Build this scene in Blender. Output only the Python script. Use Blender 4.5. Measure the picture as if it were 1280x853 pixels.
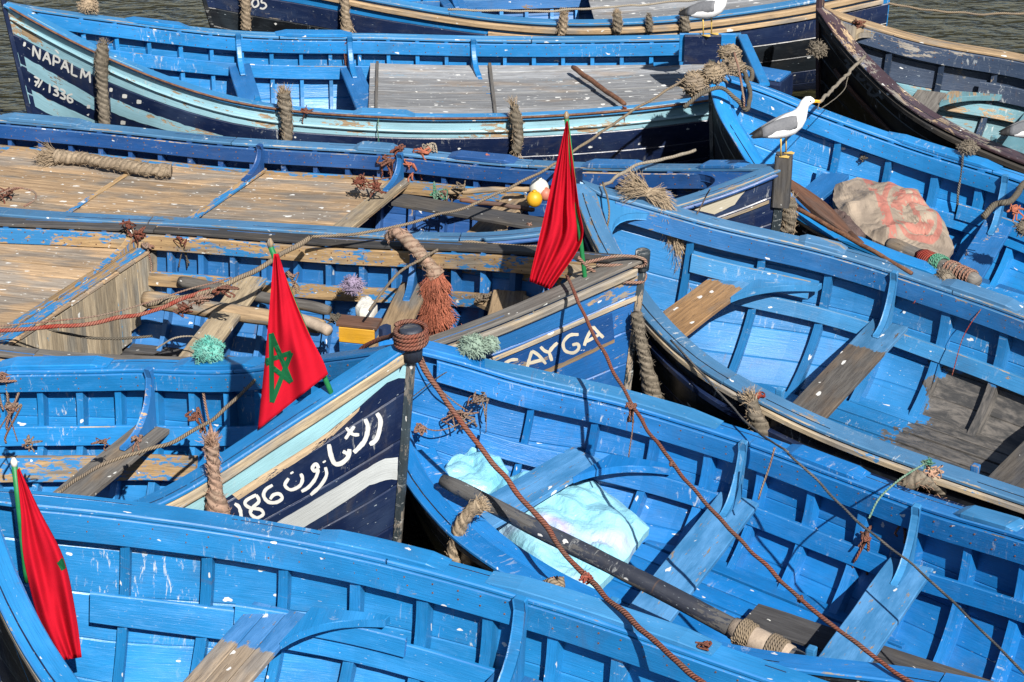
import bpy, math, random
from mathutils import Vector, Matrix, noise
random.seed(7)
S = bpy.context.scene
COL = S.collection
for o in list(bpy.data.objects): bpy.data.objects.remove(o)

# ---------------------------------------------------------------- camera, sky, sun
F_PX, PITCH, CAM_H = 2600.0, math.radians(27), 7.85
CP, SP = math.cos(PITCH), math.sin(PITCH)
cd = bpy.data.cameras.new('camera'); cam = bpy.data.objects.new('camera', cd); COL.objects.link(cam)
cam.location = (0, 0, CAM_H); cam.rotation_euler = (math.pi/2 - PITCH, 0, 0)
cd.sensor_width = 36.0; cd.lens = 36.0*F_PX/1280.0; cd.clip_start = .1; cd.clip_end = 3000
S.camera = cam
SUN_AZ, SUN_EL = math.radians(-71), math.radians(43)     # azimuth measured from +X, counter-clockwise
sv = Vector((math.cos(SUN_AZ)*math.cos(SUN_EL), math.sin(SUN_AZ)*math.cos(SUN_EL), math.sin(SUN_EL)))
W = bpy.data.worlds.new('World'); S.world = W; W.use_nodes = True
wn = W.node_tree.nodes; wn.clear()
sky = wn.new('ShaderNodeTexSky'); sky.sky_type = 'NISHITA'; sky.sun_disc = False
sky.sun_elevation = SUN_EL; sky.sun_rotation = math.atan2(sv.x, sv.y)
bg = wn.new('ShaderNodeBackground'); bg.inputs[1].default_value = .05
wo = wn.new('ShaderNodeOutputWorld')
W.node_tree.links.new(sky.outputs[0], bg.inputs[0]); W.node_tree.links.new(bg.outputs[0], wo.inputs[0])
sl = bpy.data.lights.new('sun', 'SUN'); sl.energy = 5.0; sl.angle = math.radians(.5); sl.color = (1, .955, .89)
so = bpy.data.objects.new('sun', sl); COL.objects.link(so)
so.rotation_euler = sv.to_track_quat('Z', 'Y').to_euler()
S.view_settings.view_transform = 'Standard'; S.view_settings.look = 'None'
S.view_settings.exposure = 1.15; S.view_settings.gamma = 1.0; S.view_settings.use_curve_mapping = False

# ---------------------------------------------------------------- camera geometry used to measure the place
def proj(p):
    x, y, z = p[0], p[1], p[2]-CAM_H
    d = y*CP - z*SP; u = y*SP + z*CP
    return (640+F_PX*x/d, 426.5-F_PX*u/d)
def ray(px, py):
    a, b = (px-640)/F_PX, -(py-426.5)/F_PX
    return Vector((a, CP+b*SP, -SP+b*CP))
def WZ(px, py, z):                       # the point at height z
    r = ray(px, py); t = (z-CAM_H)/r.z
    return Vector((r.x*t, r.y*t, z))
def WY(px, py, Y):                       # the point in the upright plane y = Y
    r = ray(px, py); t = Y/r.y
    return Vector((r.x*t, Y, CAM_H+r.z*t))

# ---------------------------------------------------------------- node helpers / materials
ALB = .60        # overall albedo trim, matched by the exposure
class NT:
    def __init__(s, name):
        s.m = bpy.data.materials.new(name); s.m.use_nodes = True
        s.t = s.m.node_tree; s.n = s.t.nodes; s.n.clear()
        s.out = s.n.new('ShaderNodeOutputMaterial'); s.b = s.n.new('ShaderNodeBsdfPrincipled')
        s.t.links.new(s.b.outputs[0], s.out.inputs[0])
    def put(s, sock, v):
        if hasattr(v, 'is_output') or isinstance(v, bpy.types.NodeSocket): s.t.links.new(v, sock)
        elif isinstance(v, (tuple, list)) and len(v) == 3 and sock.type == 'RGBA': sock.default_value = (*v, 1)
        else: sock.default_value = v
    def uv(s, sx=1, sy=1, seed=0.0, obj=False):
        tc = s.n.new('ShaderNodeTexCoord'); oi = s.n.new('ShaderNodeObjectInfo')
        mp = s.n.new('ShaderNodeMapping'); s.put(mp.inputs['Scale'], (sx, sy, sx if obj else 1))
        ad = s.n.new('ShaderNodeVectorMath'); ad.operation = 'ADD'
        ml = s.n.new('ShaderNodeMath'); ml.operation = 'MULTIPLY_ADD'
        s.put(ml.inputs[0], oi.outputs['Random']); ml.inputs[1].default_value = 37.0; ml.inputs[2].default_value = seed
        s.put(mp.inputs['Vector'], tc.outputs['Object' if obj else 'UV'])
        s.put(ad.inputs[0], mp.outputs[0]); s.put(ad.inputs[1], ml.outputs[0]); return ad.outputs[0]
    def noise(s, vec, scale, detail=3, rough=.6, dist=0.0, col=False):
        k = s.n.new('ShaderNodeTexNoise'); s.put(k.inputs['Vector'], vec)
        k.inputs['Scale'].default_value = scale; k.inputs['Detail'].default_value = detail
        k.inputs['Roughness'].default_value = rough; k.inputs['Distortion'].default_value = dist
        return k.outputs[1 if col else 0]
    def voro(s, vec, scale, out='Distance'):
        k = s.n.new('ShaderNodeTexVoronoi'); s.put(k.inputs['Vector'], vec); k.inputs['Scale'].default_value = scale
        return k.outputs[out]
    def math(s, op, a, b=0.0, c=None):
        k = s.n.new('ShaderNodeMath'); k.operation = op; s.put(k.inputs[0], a); s.put(k.inputs[1], b)
        if c is not None: s.put(k.inputs[2], c)
        return k.outputs[0]
    def step(s, v, lo, hi):
        k = s.n.new('ShaderNodeMapRange'); s.put(k.inputs[0], v); k.inputs[1].default_value = lo; k.inputs[2].default_value = hi
        k.interpolation_type = 'SMOOTHSTEP'; return k.outputs[0]
    def mix(s, f, a, b, mode='MIX'):
        k = s.n.new('ShaderNodeMix'); k.data_type = 'RGBA'; k.blend_type = mode
        s.put(k.inputs[0], f); s.put(k.inputs[6], a); s.put(k.inputs[7], b); return k.outputs[2]
    def ramp(s, f, stops):
        k = s.n.new('ShaderNodeValToRGB'); s.put(k.inputs[0], f); e = k.color_ramp.elements
        while len(e) < len(stops): e.new(.5)
        for i, (p, c) in enumerate(stops): e[i].position = p; e[i].color = (*c, 1)
        return k.outputs[0]
    def vary(s, c, lo, hi):
        oi = s.n.new('ShaderNodeObjectInfo'); f = s.math('MULTIPLY_ADD', s.math('FRACT', s.math('MULTIPLY', oi.outputs['Random'], 7.31)), hi-lo, lo)
        k = s.n.new('ShaderNodeHueSaturation'); s.put(k.inputs['Value'], f); s.put(k.inputs['Color'], c); return k.outputs[0]
    def bump(s, h, strength, dist=.01):
        k = s.n.new('ShaderNodeBump'); s.put(k.inputs['Height'], h); k.inputs['Strength'].default_value = strength
        k.inputs['Distance'].default_value = dist; s.put(s.b.inputs['Normal'], k.outputs[0])
    def fin(s, col, rough=.6, spec=.4, metal=0.0):
        s.put(s.b.inputs['Base Color'], s.mix(1.0, s.mix(0.0, col, col), (ALB, ALB, ALB), 'MULTIPLY')); s.put(s.b.inputs['Roughness'], rough)
        s.b.inputs['Specular IOR Level'].default_value = spec; s.b.inputs['Metallic'].default_value = metal
        return s.m
def sc(c, k): return tuple(min(1, x*k) for x in c)
def mx(a, b, t): return tuple(x*(1-t)+y*t for x, y in zip(a, b))
TAN, GREY = (.48, .345, .21), (.28, .26, .235)
def wood_col(m, tan=TAN, grey=GREY, g=.5, seed=3.0):
    st = m.noise(m.uv(3, 38, seed), 1.0, 5, .65, .4)
    big = m.noise(m.uv(1.4, 4, seed+5), 1.0, 3, .6)
    base = m.mix(m.step(big, .62-g*.4, .80-g*.4), tan, grey)
    c = m.mix(m.step(st, .30, .72), m.mix(1.0, base, (.62, .60, .58), 'MULTIPLY'), m.mix(1.0, base, (1.15, 1.14, 1.10), 'MULTIPLY'))
    fine = m.noise(m.uv(8, 190, seed+2), 1.0, 2, .6)
    c = m.mix(m.step(fine, .62, .72), c, sc(mx(tan, grey, .5), .22))
    c = m.vary(c, .66, 1.18)
    return c, m.math('ADD', st, m.math('MULTIPLY', fine, .5))
def spots(m, c, amt, col=(.78, .78, .75), seed=9.0, scale=9.0, sx=.8):
    v = m.uv(sx, 1.5, seed)
    w = m.n.new('ShaderNodeVectorMath'); w.operation = 'MULTIPLY_ADD'
    m.put(w.inputs[0], m.noise(v, 14, 2, .6, 0, True)); w.inputs[1].default_value = (.09, .09, 0); m.put(w.inputs[2], v)
    d = m.voro(w.outputs[0], scale); r = m.voro(w.outputs[0], scale, 'Color')
    sep = m.n.new('ShaderNodeSeparateColor'); m.put(sep.inputs[0], r)
    rad = m.math('MULTIPLY_ADD', m.step(sep.outputs[0], 1-amt, 1.0), .27, -.02)
    f = m.step(m.math('SUBTRACT', rad, d), 0.0, .035)
    return m.mix(m.math('MULTIPLY', f, .9), c, col), f
def paint(name, col, wear=.3, dirt=.35, chips=.25, rough=.42, tan=TAN, grey=GREY, wg=.45, fade=.3, under=None, tar=None, tarx=None, bumpy=.5):
    m = NT(name)
    big = m.noise(m.uv(1.1, 2.2, 1), 1.0, 4, .62, .3)
    med = m.noise(m.uv(5, 17, 2), 1.0, 4, .7, .5)
    fin = m.noise(m.uv(26, 70, 4), 1.0, 3, .7)
    wc, wh = wood_col(m, tan, grey, wg)
    lum = sum(col)/3
    pale = mx(sc(col, 1.15), (.42, .50, .56), .13)
    pc = m.mix(m.step(big, .34, .70), sc(col, .74), col)
    pc = m.mix(m.math('MULTIPLY', m.step(m.noise(m.uv(.7, 1.6, 77), 1.0, 3, .6, .8), .48, .72), .5), pc, mx(sc(col, 1.28), (.34, .50, .62), .10))
    pc = m.mix(m.math('MULTIPLY', m.step(med, .5, .76), fade), pc, pale)
    br = m.noise(m.uv(4, 120, 6), 1.0, 2, .6)
    pc = m.mix(m.math('MULTIPLY', m.step(br, .48, .72), .42), pc, sc(col, .60))
    pc = m.mix(m.math('MULTIPLY', m.step(m.noise(m.uv(2.2, 2.2, 12), 1.0, 5, .7, .6), .52, .78), dirt), pc, mx(sc(col, .35), (.13, .11, .08), .6))
    s = m.math('ADD', m.math('ADD', m.math('MULTIPLY', big, .52), m.math('MULTIPLY', med, .36)), m.math('MULTIPLY', fin, .16))
    th = .80-wear*.44
    mask = m.step(s, th, th+.022)
    if under: 
        wc = m.mix(m.step(med, .42, .50), under, wc)
    c = m.mix(mask, pc, wc)
    ch = m.step(m.noise(m.uv(22, 85, 21), 1.0, 2, .6), .745-chips*.05, .77-chips*.05)
    c = m.mix(m.math('MULTIPLY', ch, .65), c, (.5, .58, .62) if lum < .6 else (.35, .3, .25))
    c = m.vary(c, .90, 1.08)
    c, f = spots(m, c, .03+chips*.16, scale=13.0)
    sm = m.math('MULTIPLY', m.step(m.noise(m.uv(1.3, 1.1, 90), 1.0, 2, .5), .58-chips*.10, .70), m.step(m.noise(m.uv(30, 9, 93), 1.0, 4, .75, .6), .56, .66))
    c = m.mix(m.math('MULTIPLY', sm, .75), c, (.62, .64, .62))
    rn = m.math('MULTIPLY', m.step(m.noise(m.uv(22, 1.6, 96), 1.0, 2, .5), .68, .76), m.step(m.noise(m.uv(1.6, 2.5, 98), 1.0, 2, .5), .50, .66))
    c = m.mix(m.math('MULTIPLY', rn, .45), c, (.16, .085, .04))
    if tar:
        g = m.n.new('ShaderNodeTexCoord'); sp = m.n.new('ShaderNodeSeparateXYZ'); m.put(sp.inputs[0], g.outputs['Object'])
        zz = m.math('ADD', sp.outputs[2], m.math('MULTIPLY', m.noise(g.outputs['Object'], 9, 3), -.16))
        tk = m.math('SUBTRACT', 1.0, m.step(zz, tar-.02, tar))
        if tarx:
            xx = m.math('ADD', sp.outputs[0], m.math('MULTIPLY_ADD', m.noise(g.outputs['Object'], 3.5, 4, .7), .9, -.45))
            tk = m.math('MULTIPLY', tk, m.math('MULTIPLY', m.step(xx, tarx[0], tarx[0]+.02), m.math('SUBTRACT', 1.0, m.step(xx, tarx[1], tarx[1]+.02))))
        c = m.mix(tk, c, m.mix(m.step(med, .35, .7), (.05, .05, .05), (.17, .155, .14)))
    h = m.math('ADD', m.math('MULTIPLY', mask, -.5), m.math('ADD', m.math('MULTIPLY', m.mix(mask, br, wh), .6), m.math('MULTIPLY', fin, .35)))
    m.bump(h, bumpy, .006)
    rr = m.math('ADD', m.math('MULTIPLY', mask, .32), m.math('MULTIPLY_ADD', med, .3, rough-.12))
    return m.fin(c, rr, .45)
def woodmat(name, tan=TAN, grey=GREY, g=.5, drop=.2, blue=0.0, bluec=(.06, .22, .45)):
    m = NT(name); c, h = wood_col(m, tan, grey, g)
    if blue > 0:
        s = m.math('ADD', m.math('MULTIPLY', m.noise(m.uv(1.2, 5, 31), 1.0, 4, .65, .4), .6), m.math('MULTIPLY', m.noise(m.uv(14, 40, 33), 1.0, 3, .7), .4))
        c = m.mix(m.step(s, .66-blue*.3, .70-blue*.3), c, bluec)
    c, f = spots(m, c, drop); c, f2 = spots(m, c, drop*.7, (.7, .7, .66), 40.0, 24.0)
    m.bump(h, .55, .006); return m.fin(c, .78, .25)
def plain(name, c1, c2, scale=20, rough=.7, bump=.3, spec=.3, obj=True, metal=0.0):
    m = NT(name); v = m.uv(1, 1, 0, obj); n = m.noise(v, scale, 4, .65); n2 = m.noise(v, scale*.23, 3, .6)
    c = m.mix(m.step(m.math('MULTIPLY_ADD', n2, .5, m.math('MULTIPLY', n, .5)), .38, .62), c1, c2)
    m.bump(n, bump, .006); return m.fin(c, rough, spec, metal)
def ropemat(name, c1, c2, k=1.0, dk=.25):
    m = NT(name); tc = m.n.new('ShaderNodeTexCoord'); sp = m.n.new('ShaderNodeSeparateXYZ'); m.put(sp.inputs[0], tc.outputs['UV'])
    ph = m.math('MULTIPLY_ADD', sp.outputs[0], 44.0*k, m.math('MULTIPLY', sp.outputs[1], 3.0))
    tri = m.math('PINGPONG', ph, .5)
    n = m.noise(m.uv(60, 8, 2), 1.0, 3, .7); b = m.noise(m.uv(1, 1, 5, True), 6, 3)
    c = m.mix(m.step(n, .3, .7), sc(c1, .7), c1); c = m.mix(m.step(b, .4, .62), c, c2)
    c = m.mix(m.step(tri, 0.0, .22), sc(c1, dk), c)
    if dk > .3: c = m.mix(m.step(m.noise(m.uv(1, 1, 8, True), 34, 3, .7), .52, .66), c, sc(c1, .35))
    m.bump(m.math('ADD', m.math('MULTIPLY', m.step(tri, 0, .5), 1.0), m.math('MULTIPLY', n, .3)), .9, .006)
    return m.fin(c, .9, .15)

BR = (.014, .235, .60)      # bright boat blue
M = dict(
 bright=paint('bright_blue_paint', BR, .25, .34, .55, .38, bumpy=.6, tan=(.40, .36, .30)),
 bright2=paint('azure_paint', (.016, .25, .64), .20, .30, .55, .36, bumpy=.55, tan=(.40, .36, .30)),
 midbow=paint('scuffed_royal_blue_paint', (.016, .135, .42), .46, .45, .6, .42, wg=.5, under=(.05, .18, .40)), brightI=paint('deeper_azure_paint', (.010, .20, .58), .22, .30, .55, .38, bumpy=.6, tan=(.40, .36, .30)), brightH=paint('light_azure_paint', (.018, .245, .60), .27, .32, .6, .36, bumpy=.65, tan=(.40, .36, .30)),
 sky=paint('sky_blue_worn_paint', (.045, .26, .56), .36, .35, .55, .42, wg=.3),
 mid=paint('worn_mid_blue_paint', (.020, .165, .45), .42, .4, .4, .46, wg=.35),
 deep=paint('deep_blue_worn_paint', (.014, .085, .29), .42, .45, .35, .42, wg=.5),
 navy=paint('navy_paint', (.007, .017, .062), .22, .5, .6, .34, bumpy=.45),
 navyb=paint('weathered_navy_paint', (.009, .022, .075), .38, .5, .7, .40, wg=.7),
 black=paint('black_tar_paint', (.008, .010, .014), .22, .4, .30, .36, wg=.9),
 cyan=paint('pale_cyan_paint', (.34, .60, .70), .52, .3, .0, .45, wg=.15),
 cyanc=paint('fresh_cyan_paint', (.40, .72, .80), .12, .2, .0, .4, wg=.3),
 white=paint('white_paint', (.70, .74, .74), .16, .3, .0, .45, wg=.5),
 letter=paint('white_lettering_paint', (.80, .80, .76), .05, .12, .0, .5, bumpy=.2),
 cream=paint('cream_lettering_paint', (.68, .62, .48), .10, .2, .0, .5, bumpy=.2),
 faint=paint('grey_lettering_paint', (.17, .18, .19), .45, .4, .0, .5, bumpy=.2),  # dark grey letter paint, partly worn through
 bilge=paint('blue_paint_with_bare_bilge', (.022, .215, .53), .26, .35, .5, .42, tar=.14, tarx=(2.75, 3.95)),
 edgeb=paint('chipped_blue_edge', (.03, .23, .60), .46, .3, .9, .5, tan=(.40,.36,.30)), edges=paint('chipped_dull_blue_edge', (.08, .24, .44), .60, .35, .9, .5, tan=(.42,.36,.28)), edged=paint('chipped_dark_blue_edge', (.03, .12, .30), .58, .4, .8, .5),
 capf=paint('chalky_blue_rail_paint', (.07, .21, .40), .44, .45, .7, .5, wg=.6),
 red=paint('red_and_navy_worn_paint', (.075, .042, .05), .60, .5, .8, .5, under=(.05, .09, .19), wg=.6),
 palew=woodmat('pale_bare_wood', (.46, .38, .27), (.30, .28, .24), .35, .10, .12, (.10, .26, .40)),
 stemw=paint('weathered_green_grey_stem', (.035, .05, .06), .62, .5, .9, .5, wg=.8),
 knavy=paint('faded_indigo_paint', (.030, .055, .11), .52, .5, .8, .5, wg=.8, under=(.12, .14, .17)),
 aqua=paint('aqua_worn_paint', (.15, .33, .39), .56, .4, .3, .5, wg=.3),
 yellow=paint('yellow_ochre_paint', (.70, .36, .02), .42, .35, .0, .5, wg=.4),
 tanw=woodmat('bare_tan_wood', TAN, GREY, .28, .16),
 greyw=woodmat('weathered_grey_wood', (.30, .235, .17), (.19, .18, .17), .8, .22),
 darkw=woodmat('dark_grey_wood', (.10, .09, .08), (.07, .07, .075), .6, .16),
 railw=woodmat('rail_wood_with_paint_traces', (.46, .37, .25), (.30, .275, .245), .5, .15, .22),
 patch=paint('navy_paint_worn_to_wood', (.009, .02, .065), .78, .4, .2, .5, tan=(.50, .38, .25), wg=.1),
 tanblue=woodmat('tan_wood_with_blue_traces', (.40, .27, .14), (.25, .22, .18), .35, .15, .55, (.03, .20, .46)),
 deckb=woodmat('tan_deck_wood', (.52, .365, .225), (.33, .285, .24), .45, .7),
 decka=woodmat('grey_deck_wood', (.38, .34, .31), (.33, .345, .37), .85, .62, .15, (.22, .33, .42)),
 brownw=woodmat('red_brown_wood', (.17, .085, .055), (.13, .085, .07), .4, .12),
 rust=plain('rusty_iron', (.11, .045, .025), (.22, .11, .06), 40, .8, .5),
 ropeT=ropemat('tan_rope', (.36, .28, .19), (.25, .20, .15)),
 ropeR=ropemat('red_brown_rope', (.30, .10, .065), (.22, .11, .08)),
 ropeP=ropemat('faded_pink_rope', (.40, .22, .16), (.34, .26, .20)),
 ropeG=ropemat('muddy_grey_rope', (.20, .17, .13), (.13, .115, .09)),
 ropeW=ropemat('pale_rope', (.50, .44, .35), (.40, .34, .26)),
 ropeX=ropemat('bright_red_rope', (.40, .06, .04), (.34, .14, .10)),
 ropeB=ropemat('grey_blue_cord', (.12, .125, .13), (.22, .20, .18)),
 ropeGr=ropemat('green_cord', (.10, .34, .22), (.30, .42, .32)),
 fenT=ropemat('worn_tan_fender_rope', (.42, .33, .23), (.27, .21, .15), .42, .45), fenG=ropemat('worn_muddy_fender_rope', (.26, .22, .17), (.14, .12, .09), .42, .45), fenP=ropemat('worn_pinkish_fender_rope', (.46, .30, .22), (.31, .23, .17), .42, .45),
 strT=plain('tan_rope_fibres', (.42, .32, .21), (.30, .23, .16), 60, .9, .2),
 strP=plain('pinkish_rope_fibres', (.46, .27, .18), (.34, .22, .15), 60, .9, .2),
 strO=plain('orange_red_rope_fibres', (.44, .135, .075), (.30, .10, .06), 60, .9, .2),
 strG=plain('muddy_rope_fibres', (.24, .20, .15), (.14, .12, .095), 60, .95, .2),
 strA=plain('sage_green_net_fibres', (.28, .38, .30), (.20, .28, .23), 60, .9, .2),
 strTe=plain('teal_net_fibres', (.10, .48, .40), (.20, .42, .36), 60, .9, .2),
 strL=plain('lilac_net_fibres', (.34, .27, .38), (.22, .18, .27), 60, .9, .2),
 green=plain('green_painted_pole', (.012, .17, .05), (.02, .22, .07), 20, .5, .2),
 pole=paint('weathered_navy_spar', (.035, .042, .065), .62, .45, .7, .55, wg=.95, grey=(.15, .15, .155)),
 cloth=plain('brown_felt_cloth', (.09, .06, .055), (.13, .09, .08), 90, .95, .4),
 burlap=plain('beige_sackcloth', (.46, .37, .285), (.36, .285, .22), 70, .9, .4),
 buoyW=plain('white_buoy_plastic', (.76, .74, .68), (.6, .58, .52), 12, .5, .1),
 buoyY=plain('yellow_buoy_plastic', (.78, .44, .02), (.68, .36, .02), 12, .45, .1),
 buoyP=plain('salmon_buoy_plastic', (.60, .20, .12), (.5, .18, .12), 12, .5, .1),
 feather=plain('white_feathers', (.95, .95, .94), (.88, .88, .88), 60, .8, .15),
 wing=plain('slate_grey_feathers', (.16, .165, .18), (.20, .205, .22), 60, .8, .25),
 wingk=plain('black_feathers', (.012, .012, .014), (.03, .03, .03), 60, .7, .2),
 beak=plain('yellow_beak', (.80, .42, .03), (.75, .36, .03), 30, .5, .1),
 leg=plain('pale_yellow_leg', (.72, .50, .12), (.62, .42, .12), 60, .6, .2),
 eye=plain('dark_eye', (.01, .01, .01), (.02, .02, .02), 10, .2, 0),
)
def flagmat(name, c):
    m = NT(name); v = m.uv(1, 1, 0)
    w = m.noise(m.uv(8, 3, 4), 1.0, 3, .6); t = m.noise(m.uv(240, 240, 1), 1.0, 2, .5)
    col = m.mix(m.step(w, .3, .75), sc(c, .93), c); m.bump(m.math('MULTIPLY_ADD', t, .25, w), .35, .01)
    # thin cloth lets some sun through
    tr = m.n.new('ShaderNodeBsdfTranslucent'); m.put(tr.inputs[0], c); ms = m.n.new('ShaderNodeMixShader'); ms.inputs[0].default_value = .30
    m.t.links.new(m.b.outputs[0], ms.inputs[1]); m.t.links.new(tr.outputs[0], ms.inputs[2]); m.t.links.new(ms.outputs[0], m.out.inputs[0])
    return m.fin(col, .85, .08)
M['flagR'] = flagmat('red_flag_cloth', (.74, .012, .035)); M['flagG'] = flagmat('green_flag_cloth', (.012, .16, .06))
def bagmat():
    m = NT('lilac_striped_blue_plastic'); v = m.uv(1, 1, 0); n = m.noise(m.uv(1.0, 2.2, 3), 1.0, 1, .4, .3)
    c = m.ramp(n, [(.25, (.16, .50, .70)), (.45, (.26, .62, .78)), (.56, (.36, .70, .82)), (.62, (.58, .54, .80)), (.70, (.32, .66, .80))])  # blues with a fixed lilac band in the plastic's own colour
    f = m.noise(v, 30, 4, .6, .8); m.bump(m.math('MULTIPLY_ADD', m.noise(m.uv(3, 9, 8), 1.0, 4, .6, 1.0), 1.5, f), .5, .015)
    return m.fin(c, .34, .5)
M['bag'] = bagmat()
def sackprint():
    m = NT('beige_sack_with_red_print'); v = m.uv(1, 1, 0)
    tc = m.n.new('ShaderNodeTexCoord'); sp = m.n.new('ShaderNodeSeparateXYZ'); m.put(sp.inputs[0], tc.outputs['UV'])
    w = m.noise(tc.outputs['UV'], 3.5, 3, .6); w2 = m.noise(tc.outputs['UV'], 8, 3, .6)
    x = m.math('SUBTRACT', sp.outputs[0], .70); y = m.math('SUBTRACT', sp.outputs[1], .50)
    r = m.math('SQRT', m.math('ADD', m.math('MULTIPLY', x, x), m.math('MULTIPLY', m.math('MULTIPLY', y, y), .55)))
    ring = m.math('MULTIPLY', m.step(r, .215, .225), m.math('SUBTRACT', 1.0, m.step(r, .262, .272)))
    blot = m.math('MULTIPLY', m.step(m.math('ABSOLUTE', m.math('SUBTRACT', w, .5)), .055, .035), m.math('SUBTRACT', 1.0, m.step(r, .19, .20)))
    blot2 = m.math('MULTIPLY', m.step(w2, .55, .58), m.math('SUBTRACT', 1.0, m.step(r, .17, .20)))
    f = m.math('MAXIMUM', ring, m.math('MAXIMUM', blot, blot2))
    band = m.math('MULTIPLY', m.step(x, -.33, -.32), m.math('SUBTRACT', 1.0, m.step(x, -.245, -.235)))
    f = m.math('MAXIMUM', f, m.math('MULTIPLY', band, m.step(w2, .46, .5)))
    nn = m.noise(v, 60, 3); base = m.mix(m.step(m.noise(v, 4, 4), .38, .62), (.42, .34, .26), (.27, .22, .175))
    c = m.mix(m.math('MULTIPLY', f, m.math('MULTIPLY_ADD', nn, .5, .30)), base, (.50, .10, .08))
    m.bump(nn, .4, .005); return m.fin(c, .85, .2)
M['sackp'] = sackprint()
def watermat():
    m = NT('murky_harbour_water'); tc = m.n.new('ShaderNodeTexCoord')
    mp = m.n.new('ShaderNodeMapping'); mp.inputs['Scale'].default_value = (1.6, 3.2, 1); mp.inputs['Rotation'].default_value = (0, 0, .35); m.put(mp.inputs[0], tc.outputs['Object'])
    n = m.noise(mp.outputs[0], 1.3, 2, .5, .8); n2 = m.noise(mp.outputs[0], 4.5, 2, .5, .6)
    m.bump(m.math('MULTIPLY_ADD', n2, .22, n), .55, .22)
    c = m.mix(m.step(n, .35, .65), (.020, .019, .009), (.034, .031, .014))
    m.b.inputs['IOR'].default_value = 1.33
    return m.fin(c, .06, .5)
M['water'] = watermat()

# ---------------------------------------------------------------- mesh builder
class MB:
    def __init__(s): s.v = []; s.f = []; s.uv = []; s.mi = []
    def face(s, idx, uvs, mi=0): s.f.append(idx); s.uv.append(uvs); s.mi.append(mi)
    def loft(s, rings, closed=True, caps=True, mi=0, mis=None, vscale=None, uo=0.0):
        n = len(rings[0]); base = len(s.v)
        for r in rings: s.v += [tuple(p) for p in r]
        cen = [sum((Vector(p) for p in r), Vector())/n for r in rings]
        us = [uo]
        for a, b in zip(cen, cen[1:]): us.append(us[-1]+max((b-a).length, 1e-5))
        vs = [0.0]; r0 = rings[len(rings)//2]
        for j in range(n): vs.append(vs[-1]+(Vector(r0[(j+1) % n])-Vector(r0[j])).length)
        if vscale: vs = [q/vs[-1]*vscale for q in vs]
        for i in range(len(rings)-1):
            for j in range(n if closed else n-1):
                k = (j+1) % n; a = base+i*n
                s.face((a+j, a+k, a+n+k, a+n+j), ((us[i], vs[j]), (us[i], vs[j+1]), (us[i+1], vs[j+1]), (us[i+1], vs[j])), mis[j] if mis else mi)
        if closed and caps:
            for i, flip in ((0, True), (len(rings)-1, False)):
                ids = [base+i*n+j for j in range(n)]
                o = Vector(rings[i][0]); e1 = (Vector(rings[i][1])-o); e1 = e1.normalized() if e1.length > 1e-7 else Vector((1, 0, 0))
                uvp = []
                for j in range(n):
                    d = Vector(rings[i][j])-o; a = d.dot(e1); uvp.append((us[i]+math.sqrt(max(d.length_squared-a*a, 0))*.3, a))
                if flip: ids.reverse(); uvp.reverse()
                s.face(tuple(ids), tuple(uvp), mi if not mis else mis[0])
        return s
    def grid(s, P, mi=0, uvf=None):
        return s.loft(P, closed=False, caps=False, mi=mi)
    def box(s, c, a, b, w, h, l, ch=.004, mi=0):
        """box centred at c: length l along a, width w along b, height h along a x b"""
        c, a, b = Vector(c), Vector(a).normalized(), Vector(b).normalized(); n = a.cross(b).normalized(); b = n.cross(a)
        s.loft([ring8(c+a*q, b, n, w, h, ch) for q in (-l/2, -l/4, 0, l/4, l/2)], mi=mi); return s
    def tube(s, pts, r, n=8, caps=True, mi=0, vs=1.0, wob=0.0):
        pts = [Vector(p) for p in pts]; rings = []; up = Vector((0, 0, 1))
        last = None
        for i, p in enumerate(pts):
            t = (pts[min(i+1, len(pts)-1)]-pts[max(i-1, 0)]).normalized()
            if last is None:
                a = t.cross(up); a = a.normalized() if a.length > .05 else t.cross(Vector((1, 0, 0))).normalized()
            else:
                a = (last-t*last.dot(t)); a = a.normalized() if a.length > 1e-4 else t.cross(up).normalized()
            last = a; b = t.cross(a); rr = r[i] if isinstance(r, (list, tuple)) else r
            rings.append([p+(a*math.cos(2*math.pi*j/n)+b*math.sin(2*math.pi*j/n))*rr*(1+random.uniform(-wob, wob)) for j in range(n)])
        return s.loft(rings, caps=caps, mi=mi, vscale=vs)
    def build(s, name, mats, parent=None, smooth=False, label=None):
        me = bpy.data.meshes.new(name); me.from_pydata(s.v, [], s.f)
        if not isinstance(mats, (list, tuple)): mats = [mats]
        for m in mats: me.materials.append(M[m] if isinstance(m, str) else m)
        ul = me.uv_layers.new(name='UVMap'); flat = []
        for u in s.uv:
            for q in u: flat += q
        ul.data.foreach_set('uv', flat)
        me.polygons.foreach_set('material_index', s.mi)
        me.polygons.foreach_set('use_smooth', [smooth]*len(s.f)); me.update()
        o = bpy.data.objects.new(name, me); COL.objects.link(o)
        if parent: o.parent = parent
        if label: o['label'] = label
        return o
def ring8(c, b, n, w, h, ch):
    w2, h2 = w/2, h/2; ch = min(ch, w2*.4, h2*.4)
    return [c+b*x+n*y for x, y in ((-w2+ch, -h2), (w2-ch, -h2), (w2, -h2+ch), (w2, h2-ch), (w2-ch, h2), (-w2+ch, h2), (-w2, h2-ch), (-w2, -h2+ch))]
def prism(poly, ax, th, ch=.005):
    """extrude a closed 3-D polygon by th along ax (both ways), with softened rims"""
    poly = [Vector(p) for p in poly]; ax = Vector(ax).normalized(); c = sum(poly, Vector())/len(poly)
    ins = [p+(c-p).normalized()*ch for p in poly]
    return MB().loft([[p-ax*th/2 for p in ins], [p-ax*(th/2-ch) for p in poly], [p+ax*(th/2-ch) for p in poly], [p+ax*th/2 for p in ins]])
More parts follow.
